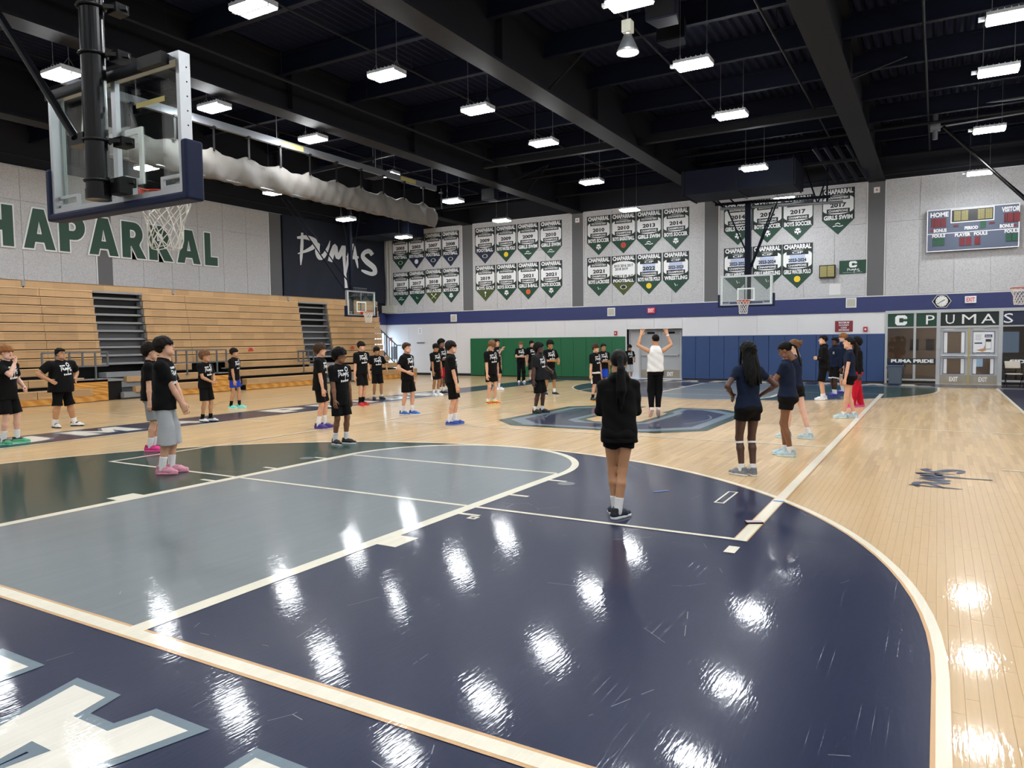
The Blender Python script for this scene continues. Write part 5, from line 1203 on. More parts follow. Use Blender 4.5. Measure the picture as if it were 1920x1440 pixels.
SKIN = {'light': mat('skin_light', '#d3a184', .5, noise=.05, nscale=14), 'tan': mat('skin_tan', '#bb8a66', .5, noise=.05, nscale=14), 'olive': mat('skin_olive', '#a8764f', .5, noise=.05, nscale=14), 'brown': mat('skin_brown', '#7a5138', .48, noise=.06, nscale=14), 'deep': mat('skin_deep', '#4a3026', .45, noise=.06, nscale=14), 'pale': mat('skin_pale', '#dcb09a', .5, noise=.05, nscale=14)}
LIP = mat('lips', '#9c5f55', .5); EYEW = mat('eye_white', '#a89c92', .3); EYED = mat('eye_dark', '#1c120c', .2)
def cloth(name, col): return mat(name, col, .9, noise=.10, nscale=5, bump=.3, bscale=14, spec=.2)
CL = {'black': cloth('cloth_black', '#09090a'), 'navy': cloth('cloth_navy', '#131d33'), 'blackpants': cloth('cloth_ink', '#08080a'), 'grey': cloth('cloth_grey', '#8d8e8f'), 'lgrey': cloth('cloth_light_grey', '#a7a9ab'), 'blue': cloth('cloth_blue', '#2143a8'), 'red': cloth('cloth_red', '#b3142b'), 'white': cloth('cloth_white', '#e4e2df'), 'char': cloth('cloth_charcoal', '#1c1d1f'), 'sock_w': cloth('sock_white', '#e2e2e2'), 'sock_b': cloth('sock_black', '#0c0c0e')}
def shoe_col(n, c): return mat('shoe_' + n, c, .55, noise=.12, nscale=25)
SHO = {'green': ('#4fa37a', '#6dc49a'), 'whiteblack': ('#e0e0de', '#16161a'), 'pink': ('#d391a4', '#c98095'), 'hotpink': ('#dd2f7d', '#e86aa5'), 'teal': ('#6fd8c8', '#8ee6d8'), 'purple': ('#43307f', '#4a3690'), 'blackwhite': ('#1a1a1d', '#e6e6e4'), 'red': ('#c02a2c', '#d63a3a'), 'black': ('#15151a', '#1e1e22'), 'blue': ('#2b61b5', '#3d78c9'), 'white': ('#e8e8e8', '#f0f0f0'), 'royal': ('#27408f', '#5571c0'), 'orange': ('#d0563a', '#dfe27a'), 'multi': ('#20222a', '#d0a53a'), 'coachpink': ('#e28292', '#d9c6cc'), 'navywhite': ('#1b2338', '#e2e4e6'), 'grey': ('#82868c', '#d8dadc'), 'ice': ('#b4cdd4', '#d4e4e8'), 'violet': ('#2f2a7a', '#5a55b0')}
SHO_ACC = {'green': '#16181a', 'whiteblack': '#141416', 'pink': '#b8788c', 'hotpink': '#a81f5c', 'teal': '#56b8aa', 'blackwhite': '#101012', 'red': '#17171a', 'blue': '#1d4488', 'royal': '#a9b4d4', 'orange': '#d6dd6a', 'multi': '#2f5568', 'coachpink': '#8e93a0', 'navywhite': '#10141f', 'grey': '#6b6f76', 'ice': '#9fb4bb', 'white': '#c9ccce', 'violet': '#8a86c8', 'black': '#26262b'}
# ---- canonical shoe (toe +Y), ankle over the origin, length .285
def build_shoe():
    g = Grid((-.08, -.11, -.01), (.08, .22, .16), .007)
    g.cone((0, -.055, .045), (0, -.045, .10), .040, .038, .02); g.cone((0, -.05, .045), (0, .09, .045), .041, .044, .02); g.cone((0, .09, .04), (0, .165, .034), .044, .031, .02); g.cone((0, -.03, .09), (0, .08, .055), .034, .036, .03)
    X, Y, Z = g.ax[0][:, None, None], g.ax[1][None, :, None], g.ax[2][None, None, :]
    g.F = np.maximum(np.maximum(g.F, .022 - Z), Z - .118).astype(np.float32)
    u = g.net()
    g = Grid((-.09, -.13, -.02), (.09, .23, .06), .0065)
    g.cone((0, -.05, .02), (0, .06, .02), .046, .045, .02); g.cone((0, .06, .02), (.004, .155, .022), .046, .039, .02)
    X, Y, Z = g.ax[0][:, None, None], g.ax[1][None, :, None], g.ax[2][None, None, :]
    g.F = np.maximum(np.maximum(g.F, -Z), Z - .030 - .006 * np.clip(-Y / .08, 0, 1)).astype(np.float32)
    return u, g.net()
_su, _ss = build_shoe()
_dm = MATS['black']
_c = _su[0][_su[1]].mean(1); _acc = ((_c[:, 2] > .078) & (_c[:, 1] < .075)) | ((_c[:, 1] < -.075) & (_c[:, 2] > .05)) | ((abs(_c[:, 0]) < .022) & (_c[:, 1] > .0) & (_c[:, 1] < .10) & (_c[:, 2] > .06))
SHOE_ME = quads('shoe', _su[0], _su[1], [_dm, _dm], _acc.astype(int)); SOLE_ME = quads('sole', _ss[0], _ss[1], [_dm])
def lace_mesh():
    mb = MB()
    for k in range(4): mb.bar((-.026, .015 + k * .022, .108 - k * .011), (.026, .015 + k * .022, .108 - k * .011), .008, .006)
    me = bpy.data.meshes.new('laces'); me.from_pydata(mb.V, [], mb.F); me.materials.append(_dm); return me
LACE_ME = lace_mesh()
def sock_mesh():
    g = Grid((-.07, -.07, -.05), (.07, .07, .2), .008); g.cone((0, 0, -.02), (0, 0, .155), .042, .047, .01, cut=True); return quads('sock', *g.net(), [_dm])
SOCK_ME = sock_mesh()
def skinned(name, me, m, parent, mtx, m2=None):
    o = bpy.data.objects.new(name, me); COL.objects.link(o); o.parent = parent
    o.material_slots[0].link = 'OBJECT'; o.material_slots[0].material = m
    if m2 is not None: o.material_slots[1].link = 'OBJECT'; o.material_slots[1].material = m2
    o.matrix_local = mtx
    return o
def mat3(ex, ey, ez, p=(0, 0, 0)): return Matrix(((ex[0], ey[0], ez[0], p[0]), (ex[1], ey[1], ez[1], p[1]), (ex[2], ey[2], ez[2], p[2]), (0, 0, 0, 1)))
def ik(a, b, l1, l2, hint):
    a = np.array(a, float); b = np.array(b, float); d = b - a; L = np.linalg.norm(d); L2 = min(L, (l1 + l2) * .999); d = d / L
    x = (l1 * l1 - l2 * l2 + L2 * L2) / (2 * L2); x = x if L <= l1 + l2 else L * l1 / (l1 + l2); y = math.sqrt(max(0, l1 * l1 - x * x)) if L <= l1 + l2 else 0
    hv = np.array(hint, float); hv = hv - d * hv.dot(d); hv /= np.linalg.norm(hv) + 1e-9
    return a + d * x + hv * y
ARMS = {  # hand target for the right side (x mirrored for the left), elbow hint, thumb direction, hand shape
 'down': ((.235, .03, .80), (.35, -1, 0), (0, 1, 0), 'relax'), 'downf': ((.20, .12, .80), (.5, -1, 0), (-.3, 1, 0), 'relax'), 'hip': ((.185, .05, 1.06), (1, -.75, .1), (0, -.5, .8), 'flat'), 'hipf': ((.15, .10, 1.05), (1, -.8, 0), (0, .2, 1), 'flat'),
 'clasp': ((.03, .23, .88), (1, -.5, 0), (-.2, .6, .8), 'relax'), 'clasphi': ((.035, .25, 1.0), (1, -.6, -.1), (-.2, .5, .8), 'fist'), 'cross': ((-.02, .19, 1.13), (.7, -.1, -1), (0, .3, 1), 'fist'), 'belly': ((.02, .23, 1.12), (.9, -.3, -.8), (0, .3, 1), 'relax'),
 'chin': ((.06, .22, 1.45), (.6, .1, -1), (-.3, .2, 1), 'fist'), 'fistwaist': ((.21, .16, 1.0), (.7, -1, 0), (-.5, .3, 1), 'fist'), 'up': ((.30, .24, 1.74), (.8, 0, -.8), (-1, 0, .2), 'open'), 'phone': ((.05, .31, 1.24), (.6, -.1, -1), (-.4, .1, 1), 'relax'),
 'raise': ((.13, .30, 1.38), (.4, -.1, -1), (-1, .2, 0), 'flat'), 'out': ((.33, .10, .93), (.8, -1, 0), (-.3, 1, .2), 'relax'), 'bent': ((.20, .24, 1.06), (.8, -.8, -.4), (-.3, .3, 1), 'fist')}
TEE = [(.80, .185, .145), (.95, .182, .142), (1.1, .176, .134), (1.25, .178, .130), (1.36, .190, .122), (1.415, .168, .104), (1.455, .118, .084), (1.50, .080, .074)]
FIT = [(.90, .182, .140), (.98, .166, .122), (1.08, .142, .106), (1.2, .150, .112), (1.33, .160, .114), (1.40, .138, .094), (1.45, .092, .074), (1.49, .068, .066)]
JKT = [(.84, .188, .140), (.95, .176, .132), (1.08, .172, .128), (1.2, .180, .128), (1.34, .188, .122), (1.41, .160, .104), (1.455, .110, .086), (1.53, .080, .080)]
SKN = [(.84, .150, .108), (.95, .156, .112), (1.07, .130, .094), (1.2, .138, .098), (1.33, .150, .102), (1.41, .138, .086), (1.46, .085, .066), (1.49, .055, .055)]
_pr = {}
def print_mesh():
    if 'p' in _pr: return _pr['p']
    V = []; F = []
    def put(s, x, z, w, h, b=.05):
        v, f, a = text2d(s, b); v = np.array(v) * [w / a, h] + [x, z]; n = len(V); V.extend(v.tolist()); F.extend([tuple(i + n for i in q) for q in f])
    def quad(x0, z0, x1, z1): n = len(V); V.extend([[x0, z0], [x1, z0], [x1, z1], [x0, z1]]); F.append((n, n + 1, n + 2, n + 3))
    tmp = brush([[(x, y, w * 1.3) for x, y, w in s] for s in SCRIPT], 'print_white', lambda q: (-.085 + q.x * .034, 0, -.004 + q.y * .036), None, 'tmp')
    n = len(V); V.extend([[v.co.x, v.co.z] for v in tmp.data.vertices]); F.extend([tuple(i + n for i in f.vertices) for f in tmp.data.polygons]); bpy.data.objects.remove(tmp)
    for k in range(3): quad(-.085 + k * .026, .074, -.064 + k * .026, .092); 
    for k in range(5): quad(-.05 + k * .027, -.058, -.03 + k * .027, -.034 - .004 * (k % 2))
    lp = [arc(.045, .092, .030, 0, 345, 23), arc(.045, .092, .019, 0, 345, 23)]; v, f = poly2d(lp); n = len(V); V.extend([list(q) for q in v]); F.extend([tuple(i + n for i in q) for q in f])
    _pr['p'] = (np.array(V), F); return _pr['p']
COUNT = [0]
def person(label, px, H, face, skin='tan', hair=('short', 'dark'), top=('tee', 'black'), bottom=('shorts', 'black', .92), shoes='white', sock=('w', 1.0), arms=('down', 'down'),
           feet=((.10, .02, 8), (-.10, -.02, 8)), head=(0, 0), lean=.03, fem=False, fat=0.0, near=False, tiptoe=0.0, look=None, glasses=False, prn=True, extra=None, offs=(0, 0)):
    """face: heading in the picture, 0 right, 90 away from the camera, 180 left, 270 towards it"""
    g0 = ray_at(px[0], px[1], 0.0); loc = Vector((g0.x, g0.y, 0))
    va = Vector((loc.x - CPOS.x, loc.y - CPOS.y, 0)).normalized(); vr = Vector((va.y, -va.x, 0))
    fd = vr * math.cos(math.radians(face)) + va * math.sin(math.radians(face))
    rz = math.atan2(-fd.x, fd.y)
    s = H / 1.755
    root = empty('person', loc, rz); root.scale = (s, s, s)
    tag(root, label, 'person')
    h = .0105 if near else .0145
    sk = SKIN[skin]; arm_k = .86 if fem else 1.0
    sw = (.152 if fem else .172) + fat * .05
    ttk = top[0]
    lift = tiptoe
    # ---- joints
    J = {}
    for i, sd in ((0, 1), (1, -1)):
        S = np.array([sd * sw, lean * .48, 1.39 + lift]); tg, hint, thumb, hs = ARMS[arms[i]]
        T = np.array([sd * (tg[0] + (fat * .07 if tg[0] > .1 else 0)), tg[1] + lean * (tg[2] - .92) + (fat * .08 if tg[0] < .1 else 0), tg[2] + lift])
        Eb = ik(S, T, .285, .25, (sd * hint[0], hint[1], hint[2]))
        d = T - Eb; n = np.linalg.norm(d); Wt = Eb + d / n * .25 if n > .25 else T
        J[i] = (S, Eb, Wt, (sd * thumb[0], thumb[1], thumb[2]), hs, sd)
    LG = {}
    for i, sd in ((0, 1), (1, -1)):
        fx, fy, fyaw = feet[i]
        hp = np.array([sd * .085, 0, .925 + lift]); an = np.array([fx, fy, .085 + lift * 1.0])
        kn = ik(hp, an, .432, .418, (sd * .08, 1, 0)); LG[i] = (hp, kn, an, -sd * fyaw)
    # ---- body
    allp = np.array([p for i in (0, 1) for p in (J[i][0], J[i][1], J[i][2], LG[i][1], LG[i][2])] + [(.2, .16, 1.5 + lift), (-.2, -.16, .8)])
    lo = allp.min(0) - .11; hi = allp.max(0) + .11; lo[2] = min(lo[2], .0); hi[2] = max(hi[2], 1.56 + lift)
    G = Grid(lo, hi, h)
    fk = 1 + fat * .3
    G.torso([(z + lift, a * (1 + (fk - 1) * (1 if z < 1.25 else .35 if z < 1.4 else 0)) * (.95 if fem else 1), b * (1 + (fk - 1) * (1 if z < 1.25 else .3 if z < 1.4 else 0))) for z, a, b in SKN], lean, .03)
    hy = lean * .6
    G.cone((0, hy - .012, 1.42 + lift), (0, hy, 1.56 + lift), .056 * (.9 if fem else 1) * (1 + fat * .15), .05 * (.88 if fem else 1), .03)
    for i in (0, 1):
        S, Eb, Wt, th, hs, sd = J[i]; f = arm_k * (1 + fat * .25)
        G.cone(S, Eb, .050 * f, .038 * f, .03); m = Eb + (Wt - Eb) * .3; G.cone(Eb, m, .037 * f, .040 * f, .015); G.cone(m, Wt, .040 * f, .026 * f, .015)
        hp, kn, an, _ = LG[i]; f = (1 + fat * .22) * (.98 if fem else .94)
        G.cone(hp, kn, .086 * f, (.049 if fem else .053) * f, .03); m = kn + (an - kn) * .32 + np.array([0, -.012, 0]); cb_ = .050 if fem else .056; G.cone(kn, m, (.047 if fem else .052) * f, cb_ * f, .03); G.cone(m, an + np.array([0, -.01, 0]), cb_ * f, .034 * f, .02)
    V, Q = G.net(); MI = np.zeros(len(Q), int); VV = [V]; QQ = [Q]; MM = [MI]; n = len(V)
    # head
    hv, hq, hm = HEAD[near]
    hs_ = 1.0 + (0 if fem else .02) + (.05 if H < 1.66 else 0)
    R = Matrix.Rotation(math.radians(head[0]), 3, 'Z') @ Matrix.Rotation(math.radians(head[1]), 3, 'X')
    hc = Vector((0, hy + .015, 1.625 + lift))
    Rn = np.array(R); VV.append(hv * hs_ @ Rn.T + np.array(hc)); QQ.append(hq + n); MM.append(hm); n += len(hv)
    for i in (0, 1):
        S, Eb, Wt, th, hs, sd = J[i]; v, q = HANDS[hs]
        ex = (Wt - Eb) / np.linalg.norm(Wt - Eb)
        if arms[i] in ('hip', 'hipf'): ex = ex * .5 + np.array([-sd * .1, .75, -.25]); ex /= np.linalg.norm(ex)
        ty = np.array(th, float); ty = ty - ex * ty.dot(ex); ty /= np.linalg.norm(ty); ez = np.cross(ex, ty) * sd
        B = np.stack([ex, ty, ez], 1); sc = 1.02 * (.92 if fem else 1)
        VV.append(v * sc @ B.T + Wt); QQ.append((q if sd > 0 else q[:, ::-1]) + n); MM.append(np.zeros(len(q), int)); n += len(v)
    me = quads('body', np.concatenate(VV), np.concatenate(QQ), [sk, LIP if skin not in ('deep', 'brown') else sk, EYEW, EYED, HC[hair[1]]], np.concatenate(MM))
    new_obj('body', me, None, root)
    # ---- hair
    if hair[0] not in HAIR: HAIR[hair[0]] = build_hair(hair[0])
    hm4 = Matrix.Translation(hc) @ R.to_4x4() @ Matrix.Scale(hs_, 4)
    skinned('hair', HAIR[hair[0]], HC[hair[1]], root, hm4)
    if glasses:
        gl = MB()
        for sd in (-1, 1):
            for k in range(12):
                a = 2 * math.pi * k / 12; b = 2 * math.pi * (k + 1) / 12
                gl.tube((sd * .032 + .023 * math.cos(a), .098, .010 + .018 * math.sin(a)), (sd * .032 + .023 * math.cos(b), .098, .010 + .018 * math.sin(b)), .0022, 4)
            gl.tube((sd * .055, .098, .014), (sd * .078, .0, .014), .002, 4)
        gl.tube((-.009, .1, .012), (.009, .1, .012), .002, 4); o = gl.obj('glasses', 'black', root); o.matrix_local = hm4
    # ---- top
    ck = CL[top[1]]
    long_ = ttk in ('jacket', 'longsleeve', 'hoodie')
    lev = {'tee': TEE, 'fit': FIT, 'jacket': JKT, 'hoodie': JKT, 'longsleeve': JKT, 'tank': TEE}[ttk]
    if len(top) > 2: lev = [(top[2], lev[0][1] * 1.02, lev[0][2] * 1.02)] + [l for l in lev if l[0] > top[2] + .05]
    def fatl(z, a, b):
        w = fat * np.interp(z, [.8, 1.15, 1.35, 1.45], [1, 1, .6, .1]); return (z + lift, a * (1 + .28 * w), b * (1 + .42 * w))
    lev = [fatl(*l) for l in lev]
    G = Grid(allp.min(0) - .12, np.maximum(allp.max(0) + .12, [0, 0, 1.6 + lift]), h); 
    G.torso(lev, lean, .02)
    for i in (0, 1):
        S, Eb, Wt, th, hs, sd = J[i]; f = arm_k * (1 + fat * .25)
        if ttk == 'tank': continue
        G.cone((sd * .05, hy * .8, 1.435 + lift), S, .045, .056 * f, .04)
        if long_:
            G.cone(S, Eb, .068 * f, .054 * f, .035); G.cone(Eb, Wt - (Wt - Eb) * .08, .054 * f, .036 * f, .02, cut=True)
        else:
            e = S + (Eb - S) * (.70 if ttk == 'tee' else .52); r = (.070, .066) if ttk == 'tee' else (.058, .052)
            G.cone(S, e, r[0] * f, r[1] * f, .055, cut=True)
    if ttk in ('hoodie', 'jacket'): G.ell((0, hy - .065, 1.47 + lift), (.095, .055, .055), .03); G.cone((0, hy, 1.44 + lift), (0, hy, 1.52 + lift), .074, .066, .02)
    rc = random.Random(COUNT[0] * 7 + 1); COUNT[0] += 1
    a1, a2 = rc.uniform(0, 6), rc.uniform(0, 6)
    X, Y, Z = G.ax[0][:, None, None], G.ax[1][None, :, None], G.ax[2][None, None, :]
    amp = .0065 if ttk != 'fit' else .003
    G.F += (amp * np.sin(X * 26 + Z * 15 + a1) * np.sin(Z * 21 - Y * 12 + a2)).astype(np.float32)
    G.sub((0, hy + .012, 1.525 + lift), .071 if not fem else .062, .01)
    if ttk == 'tank':
        for sd in (-1, 1): G.sub((sd * .225, hy - .0, 1.40 + lift), .115, .02)
    V, Q = G.net(); sh = new_obj({'tee': 'tee_shirt', 'fit': 'fitted_tee', 'jacket': 'jacket', 'hoodie': 'hoodie', 'longsleeve': 'long_sleeve_shirt', 'tank': 'tank_top'}[ttk], quads('shirt', V, Q, [ck]), None, root)
    def front(x, z, off=.009):
        zz = [l[0] for l in lev]; a = np.interp(z, zz, [l[1] for l in lev]); b = np.interp(z, zz, [l[2] for l in lev])
        return lean * (z - .92) + b * math.sqrt(max(.05, 1 - (x / a) ** 2)) + off
    if ttk == 'tee' and prn:
        V2, F2 = print_mesh(); zc = 1.25 + lift
        W3 = [(-x * 1.4, front(-x * 1.4, zc + z * 1.5 + x * .12, .012), zc + z * 1.5 + x * .12) for x, z in V2]
        obj('shirt_print', W3, F2, 'print_white', sh)
    # ---- bottom
    kind, bc_, t = bottom
    bk = CL[bc_]
    G = Grid(np.minimum(allp.min(0), [0, -.1, .05]) - .13, [max(.3, allp[:, 0].max() + .1), max(.25, allp[:, 1].max() + .15), 1.1 + lift], h)
    wk = 1 + fat * .28
    G.torso([(.84 + lift, .170 * wk, .125 * wk), (.93 + lift, .168 * wk, .124 * wk), (1.02 + lift, .152 * wk, .112 * wk)] if not fem else [(.86 + lift, .176 * wk, .134 * wk), (.93 + lift, .168 * wk, .128 * wk), (1.03 + lift, .142 * wk, .108 * wk)], lean, .02)
    for i in (0, 1):
        hp, kn, an, _ = LG[i]; hp = hp - np.array([(1 - 2 * i) * .010, 0, 0])
        if kind == 'shorts':
            e = hp + (kn - hp) * min(t, 1.0); r1 = (.092 if not fem else .095) * (1 + fat * .25); r2 = (.100 if not fem else .096) * (1 + fat * .2)
            if t > 1.0:
                G.cone(hp, kn + (hp - kn) * .2, r1, .092, .03); e = kn + (an - kn) * (t - 1); G.cone(kn + (hp - kn) * .25, e, .096, .112, .012, cut=True)
            else: G.cone(hp, e, r1, r2, .025, cut=True)
        else:
            r = {'pants': (.104, .086, .058), 'wide': (.098, .080, .074)}[kind]
            G.cone(hp, kn, r[0], r[1], .025); G.cone(kn, an + (kn - an) * .06 if kind == 'pants' else an + np.array([0, 0, -.03]), r[1], r[2], .02, cut=True)
    if kind == 'shorts': G.ell((0, -.005, .84 + lift), (.10, .108, .075), .03)
    if fem: G.ell((0, -.012, .885 + lift), (.168 * wk, .138 * wk, .085), .03)
    X, Y, Z = G.ax[0][:, None, None], G.ax[1][None, :, None], G.ax[2][None, None, :]
    G.F += (.005 * np.sin(X * 34 + Y * 9 + a2) * np.sin(Z * 13 + a1) if kind != 'wide' else .003 * np.sin(X * 30 + Z * 9)).astype(np.float32)
    V, Q = G.net(); bt = new_obj({'shorts': 'shorts', 'pants': 'trousers', 'wide': 'trousers'}[kind], quads('shorts', V, Q, [bk]), None, root)
    # ---- shoes, soles, socks
    c1, c2 = SHO[shoes]; m1 = shoe_col(shoes + '_upper', c1); m2 = shoe_col(shoes + '_sole', c2)
    if shoes in ('green', 'hotpink', 'teal', 'blue', 'purple'): m2 = shoe_col('offwhite_sole', '#d9dcd9') if shoes in ('teal', 'blue') else m2
    for i in (0, 1):
        hp, kn, an, fy = LG[i]
        Rm = Matrix.Rotation(math.radians(fy), 4, 'Z') @ Matrix.Rotation(-tiptoe * 7.0, 4, 'X')
        base = Vector((an[0], an[1] + .005, 0)) if not tiptoe else Vector((an[0], an[1] + .0, tiptoe))
        ac = SHO_ACC.get(shoes); o = skinned('shoe', SHOE_ME, m1, root, Matrix.Translation(base) @ Rm, shoe_col('accent_' + ac[1:], ac) if ac else m1); skinned('sole', SOLE_ME, m2, o, Matrix.Identity(4)); skinned('laces', LACE_ME, CL['sock_w'] if shoes not in ('white', 'ice') else m1, o, Matrix.Identity(4))
        if sock:
            d = Vector(kn - an).normalized(); ex = Vector((1, 0, 0)); ey = d.cross(ex).normalized(); ex = ey.cross(d)
            f = (1 + fat * .24) * (.99 if fem else 1.0)
            skinned('sock', SOCK_ME, CL['sock_w' if sock[0] == 'w' else 'sock_b'], root, mat3(ex * f, ey * f, d * sock[1], Vector(an) + Vector((0, -.008, 0))))
    if extra: extra(root, lev, front, LG, J, lift)
    return root
def white_hem(root, lev, front, LG, J, lift):
    z = lev[0][0]; a, b = lev[0][1], lev[0][2]
    V = []; n = 28
    for k in range(n):
        t = 2 * math.pi * k / n
        for zz in (z - .045, z + .012): V.append((a * .985 * math.cos(t), b * .985 * math.sin(t), zz))
    obj('undershirt_hem', V, [(2 * k, 2 * ((k + 1) % n), 2 * ((k + 1) % n) + 1, 2 * k + 1) for k in range(n)], CL['white'], root, True)
def knee_straps(root, lev, front, LG, J, lift):
    for i in (0, 1):
        hp, kn, an, _ = LG[i]; p = Vector(kn + (an - kn) * .13); d = Vector(kn - an).normalized()
        MB().tube(p - d * .012, p + d * .012, .061, 20).obj('knee_strap', CL['white'], root, False)
def stripe(root, lev, front, LG, J, lift):
    for i, sd in ((0, 1), (1, -1)):
        hp, kn, an, _ = LG[i]; a = Vector(hp) + Vector((sd * .10, 0, -.08)); e = Vector(hp + (kn - hp) * .88) + Vector((sd * .101, 0, .0))
        MB().bar(a, e, .012, .05, (0, 1, 0)).obj('side_stripe', CL['white'], root)
def hem_bands(root, lev, front, LG, J, lift):
    for i in (0, 1):
        hp, kn, an, _ = LG[i]; e = Vector(hp + (kn - hp) * .92); d = Vector(kn - hp).normalized(); MB().tube(e - d * .03, e, .106, 22).obj('hem_band', CL['white'], root)
def crest(root, lev, front, LG, J, lift):
    z = 1.30 + lift; x = -.06
    MB().box((x - .03, front(x, z) - .002, z - .035), (x + .03, front(x, z) + .004, z + .035)).obj('chest_crest', 'print_grey', root)
def wristband(root, lev, front, LG, J, lift):
    S, Eb, Wt, th, hs, sd = J[0]; d = Vector(Wt - Eb).normalized(); MB().tube(Vector(Wt) - d * .03, Vector(Wt), .032, 14).obj('wristband', 'print_white', root)
def handphone(root, lev, front, LG, J, lift):
    S, Eb, Wt, th, hs, sd = J[0]; p = Vector((J[0][2] + J[1][2]) / 2) + Vector((0, .10, .04)); o = boxo('held_phone', (-.035, -.004, -.07), (.035, .004, .07), 'black', root); o.location = p; o.rotation_euler = (-.9, 0, 0)

T = ('tee', 'black', .80)
person('red-haired boy at the left picture edge with hand on chin and green shoes', (18, 833), 1.74, 318, 'pale', ('fringe', 'ginger'), T, ('shorts', 'black', .88), 'green', ('w', 1.1), ('chin', 'fistwaist'), ((.10, -.02, 12), (-.15, .03, 30)), (-8, 0), near=True)
person('heavy boy with glasses and both hands on hips by the bleachers', (118, 801), 1.67, 305, 'tan', ('short', 'black'), ('tee', 'black', .79), ('shorts', 'black', 1.02), 'whiteblack', ('w', .7), ('hip', 'hip'), ((.15, -.04, 4), (-.24, .06, 30)), (12, 6), fat=1.5, glasses=True, near=True)
person('tall boy in baggy grey shorts and pink shoes with clasped hands', (313, 888), 1.82, 345, 'light', ('mop', 'dark'), ('tee', 'black', .83), ('shorts', 'lgrey', 1.28), 'pink', ('w', 1.0), ('clasp', 'clasp'), ((.07, -.03, 14), (-.06, .05, 6)), (4, 16), near=True)
person('boy in grey shorts and hot pink shoes half hidden behind the tall boy', (286, 846), 1.73, 350, 'light', ('curly', 'dark'), ('tee', 'black', .84), ('shorts', 'grey', .95), 'hotpink', ('w', 1.0), ('down', 'down'), ((.07, -.02, 6), (-.07, .02, 6)), (0, 0))
person('curly-haired boy holding his hands together in white and black shoes', (387, 791), 1.56, 318, 'tan', ('curly', 'light'), ('tee', 'black', .84), ('shorts', 'black', .90), 'whiteblack', ('b', .8), ('clasphi', 'clasphi'), ((.07, -.05, 8), (-.09, .06, 14)), (16, 4))
person('boy in bright blue shorts and teal shoes in front of the bleachers', (441, 766), 1.60, 330, 'tan', ('fringe', 'dark'), ('tee', 'black', .84), ('shorts', 'blue', .72), 'teal', ('b', 1.0), ('downf', 'down'), ((.08, -.08, 4), (-.08, .10, 14)), (8, 8))
person('boy with bushy brown hair, purple shoes and arms hanging', (602, 803), 1.69, 345, 'light', ('curly', 'brown'), ('tee', 'black', .80), ('shorts', 'black', .86), 'purple', ('w', 1.2), ('downf', 'down'), ((.08, -.03, 10), (-.08, .06, 4)), (10, 0))
person('boy with black curls in a very long black tee standing in the green arc', (639, 833), 1.61, 308, 'brown', ('curly', 'black'), ('tee', 'black', .72), ('shorts', 'black', .90), 'blackwhite', ('w', .95), ('downf', 'down'), ((.10, -.03, 6), (-.10, .04, 26)), (38, -4), near=True)
person('tall boy with glasses and red and black shoes near the far aisle', (679, 760), 1.74, 303, 'light', ('fringe', 'dark'), ('tee', 'black', .86), ('shorts', 'black', .88), 'red', ('b', 1.0), ('down', 'down'), ((.07, .02, 8), (-.06, -.05, 24)), (24, 2), glasses=True)
person('short boy with held-out arms and black shoes right of the boy in red shoes', (708, 749), 1.57, 285, 'olive', ('fringe', 'black'), ('tee', 'black', .84), ('shorts', 'black', .90), 'black', ('w', .55), ('out', 'out'), ((.12, .0, 4), (-.13, .02, 26)), (28, 0), extra=None)
person('boy with open mouth, hand on hip and bright blue shoes', (765, 778), 1.70, 328, 'light', ('short', 'brown'), ('tee', 'black', .86), ('shorts', 'black', .86), 'blue', ('w', 1.0), ('hipf', 'down'), ((.08, -.10, 4), (-.08, .08, 8)), (4, 4), lean=-.02)
person('boy with white side stripe on black shorts by the white wall', (817, 742), 1.64, 312, 'olive', ('fringe', 'black'), ('tee', 'black', .86), ('shorts', 'black', .86), 'white', ('w', .9), ('downf', 'downf'), ((.08, -.02, 6), (-.08, .04, 14)), (10, -10), lean=.06, extra=stripe)
person('boy in red shorts half hidden behind two others by the white wall', (828, 739), 1.78, 320, 'brown', ('afro', 'black'), ('tee', 'black', .86), ('shorts', 'red', .90), 'blackwhite', ('w', 1.0), ('belly', 'down'), ((.07, 0, 6), (-.07, .02, 10)), (0, 0))
person('boy in profile with bowl-cut dark hair and dark blue shoes', (848, 796), 1.72, 358, 'light', ('mop', 'dark'), ('tee', 'black', .88), ('shorts', 'black', .88), 'royal', ('w', 1.0), ('downf', 'down'), ((.08, -.05, 8), (-.07, .06, 10)), (-4, 4), lean=-.02)
person('boy with lowered head and orange and yellow shoes', (921, 758), 1.72, 305, 'light', ('mop', 'light'), ('tee', 'black', .84), ('shorts', 'black', .70), 'orange', ('w', .45), ('downf', 'down'), ((.08, -.02, 8), (-.10, .02, 22)), (10, -32), lean=.08)
person('boy with one hand raised in front of the green padding', (931, 731), 1.78, 325, 'light', ('short', 'dark'), ('tee', 'black', .84), ('shorts', 'black', .86), 'white', ('w', 1.0), ('raise', 'down'), ((.08, -.02, 8), (-.09, .04, 10)), (8, 0), glasses=True)
person('boy in long black trousers in front of the green padding', (977, 717), 1.67, 280, 'light', ('fringe', 'light'), ('tee', 'black', .88), ('wide', 'black', 1), 'white', None, ('belly', 'down'), ((.10, 0, 6), (-.11, .02, 12)), (4, 0))
person('boy mostly hidden behind the dark-skinned boy by the green padding', (997, 716), 1.71, 300, 'light', ('fringe', 'dark'), ('tee', 'black', .86), ('shorts', 'char', .95), 'black', ('w', .8), ('down', 'down'), ((.08, 0, 6), (-.08, .02, 8)), (14, 8))
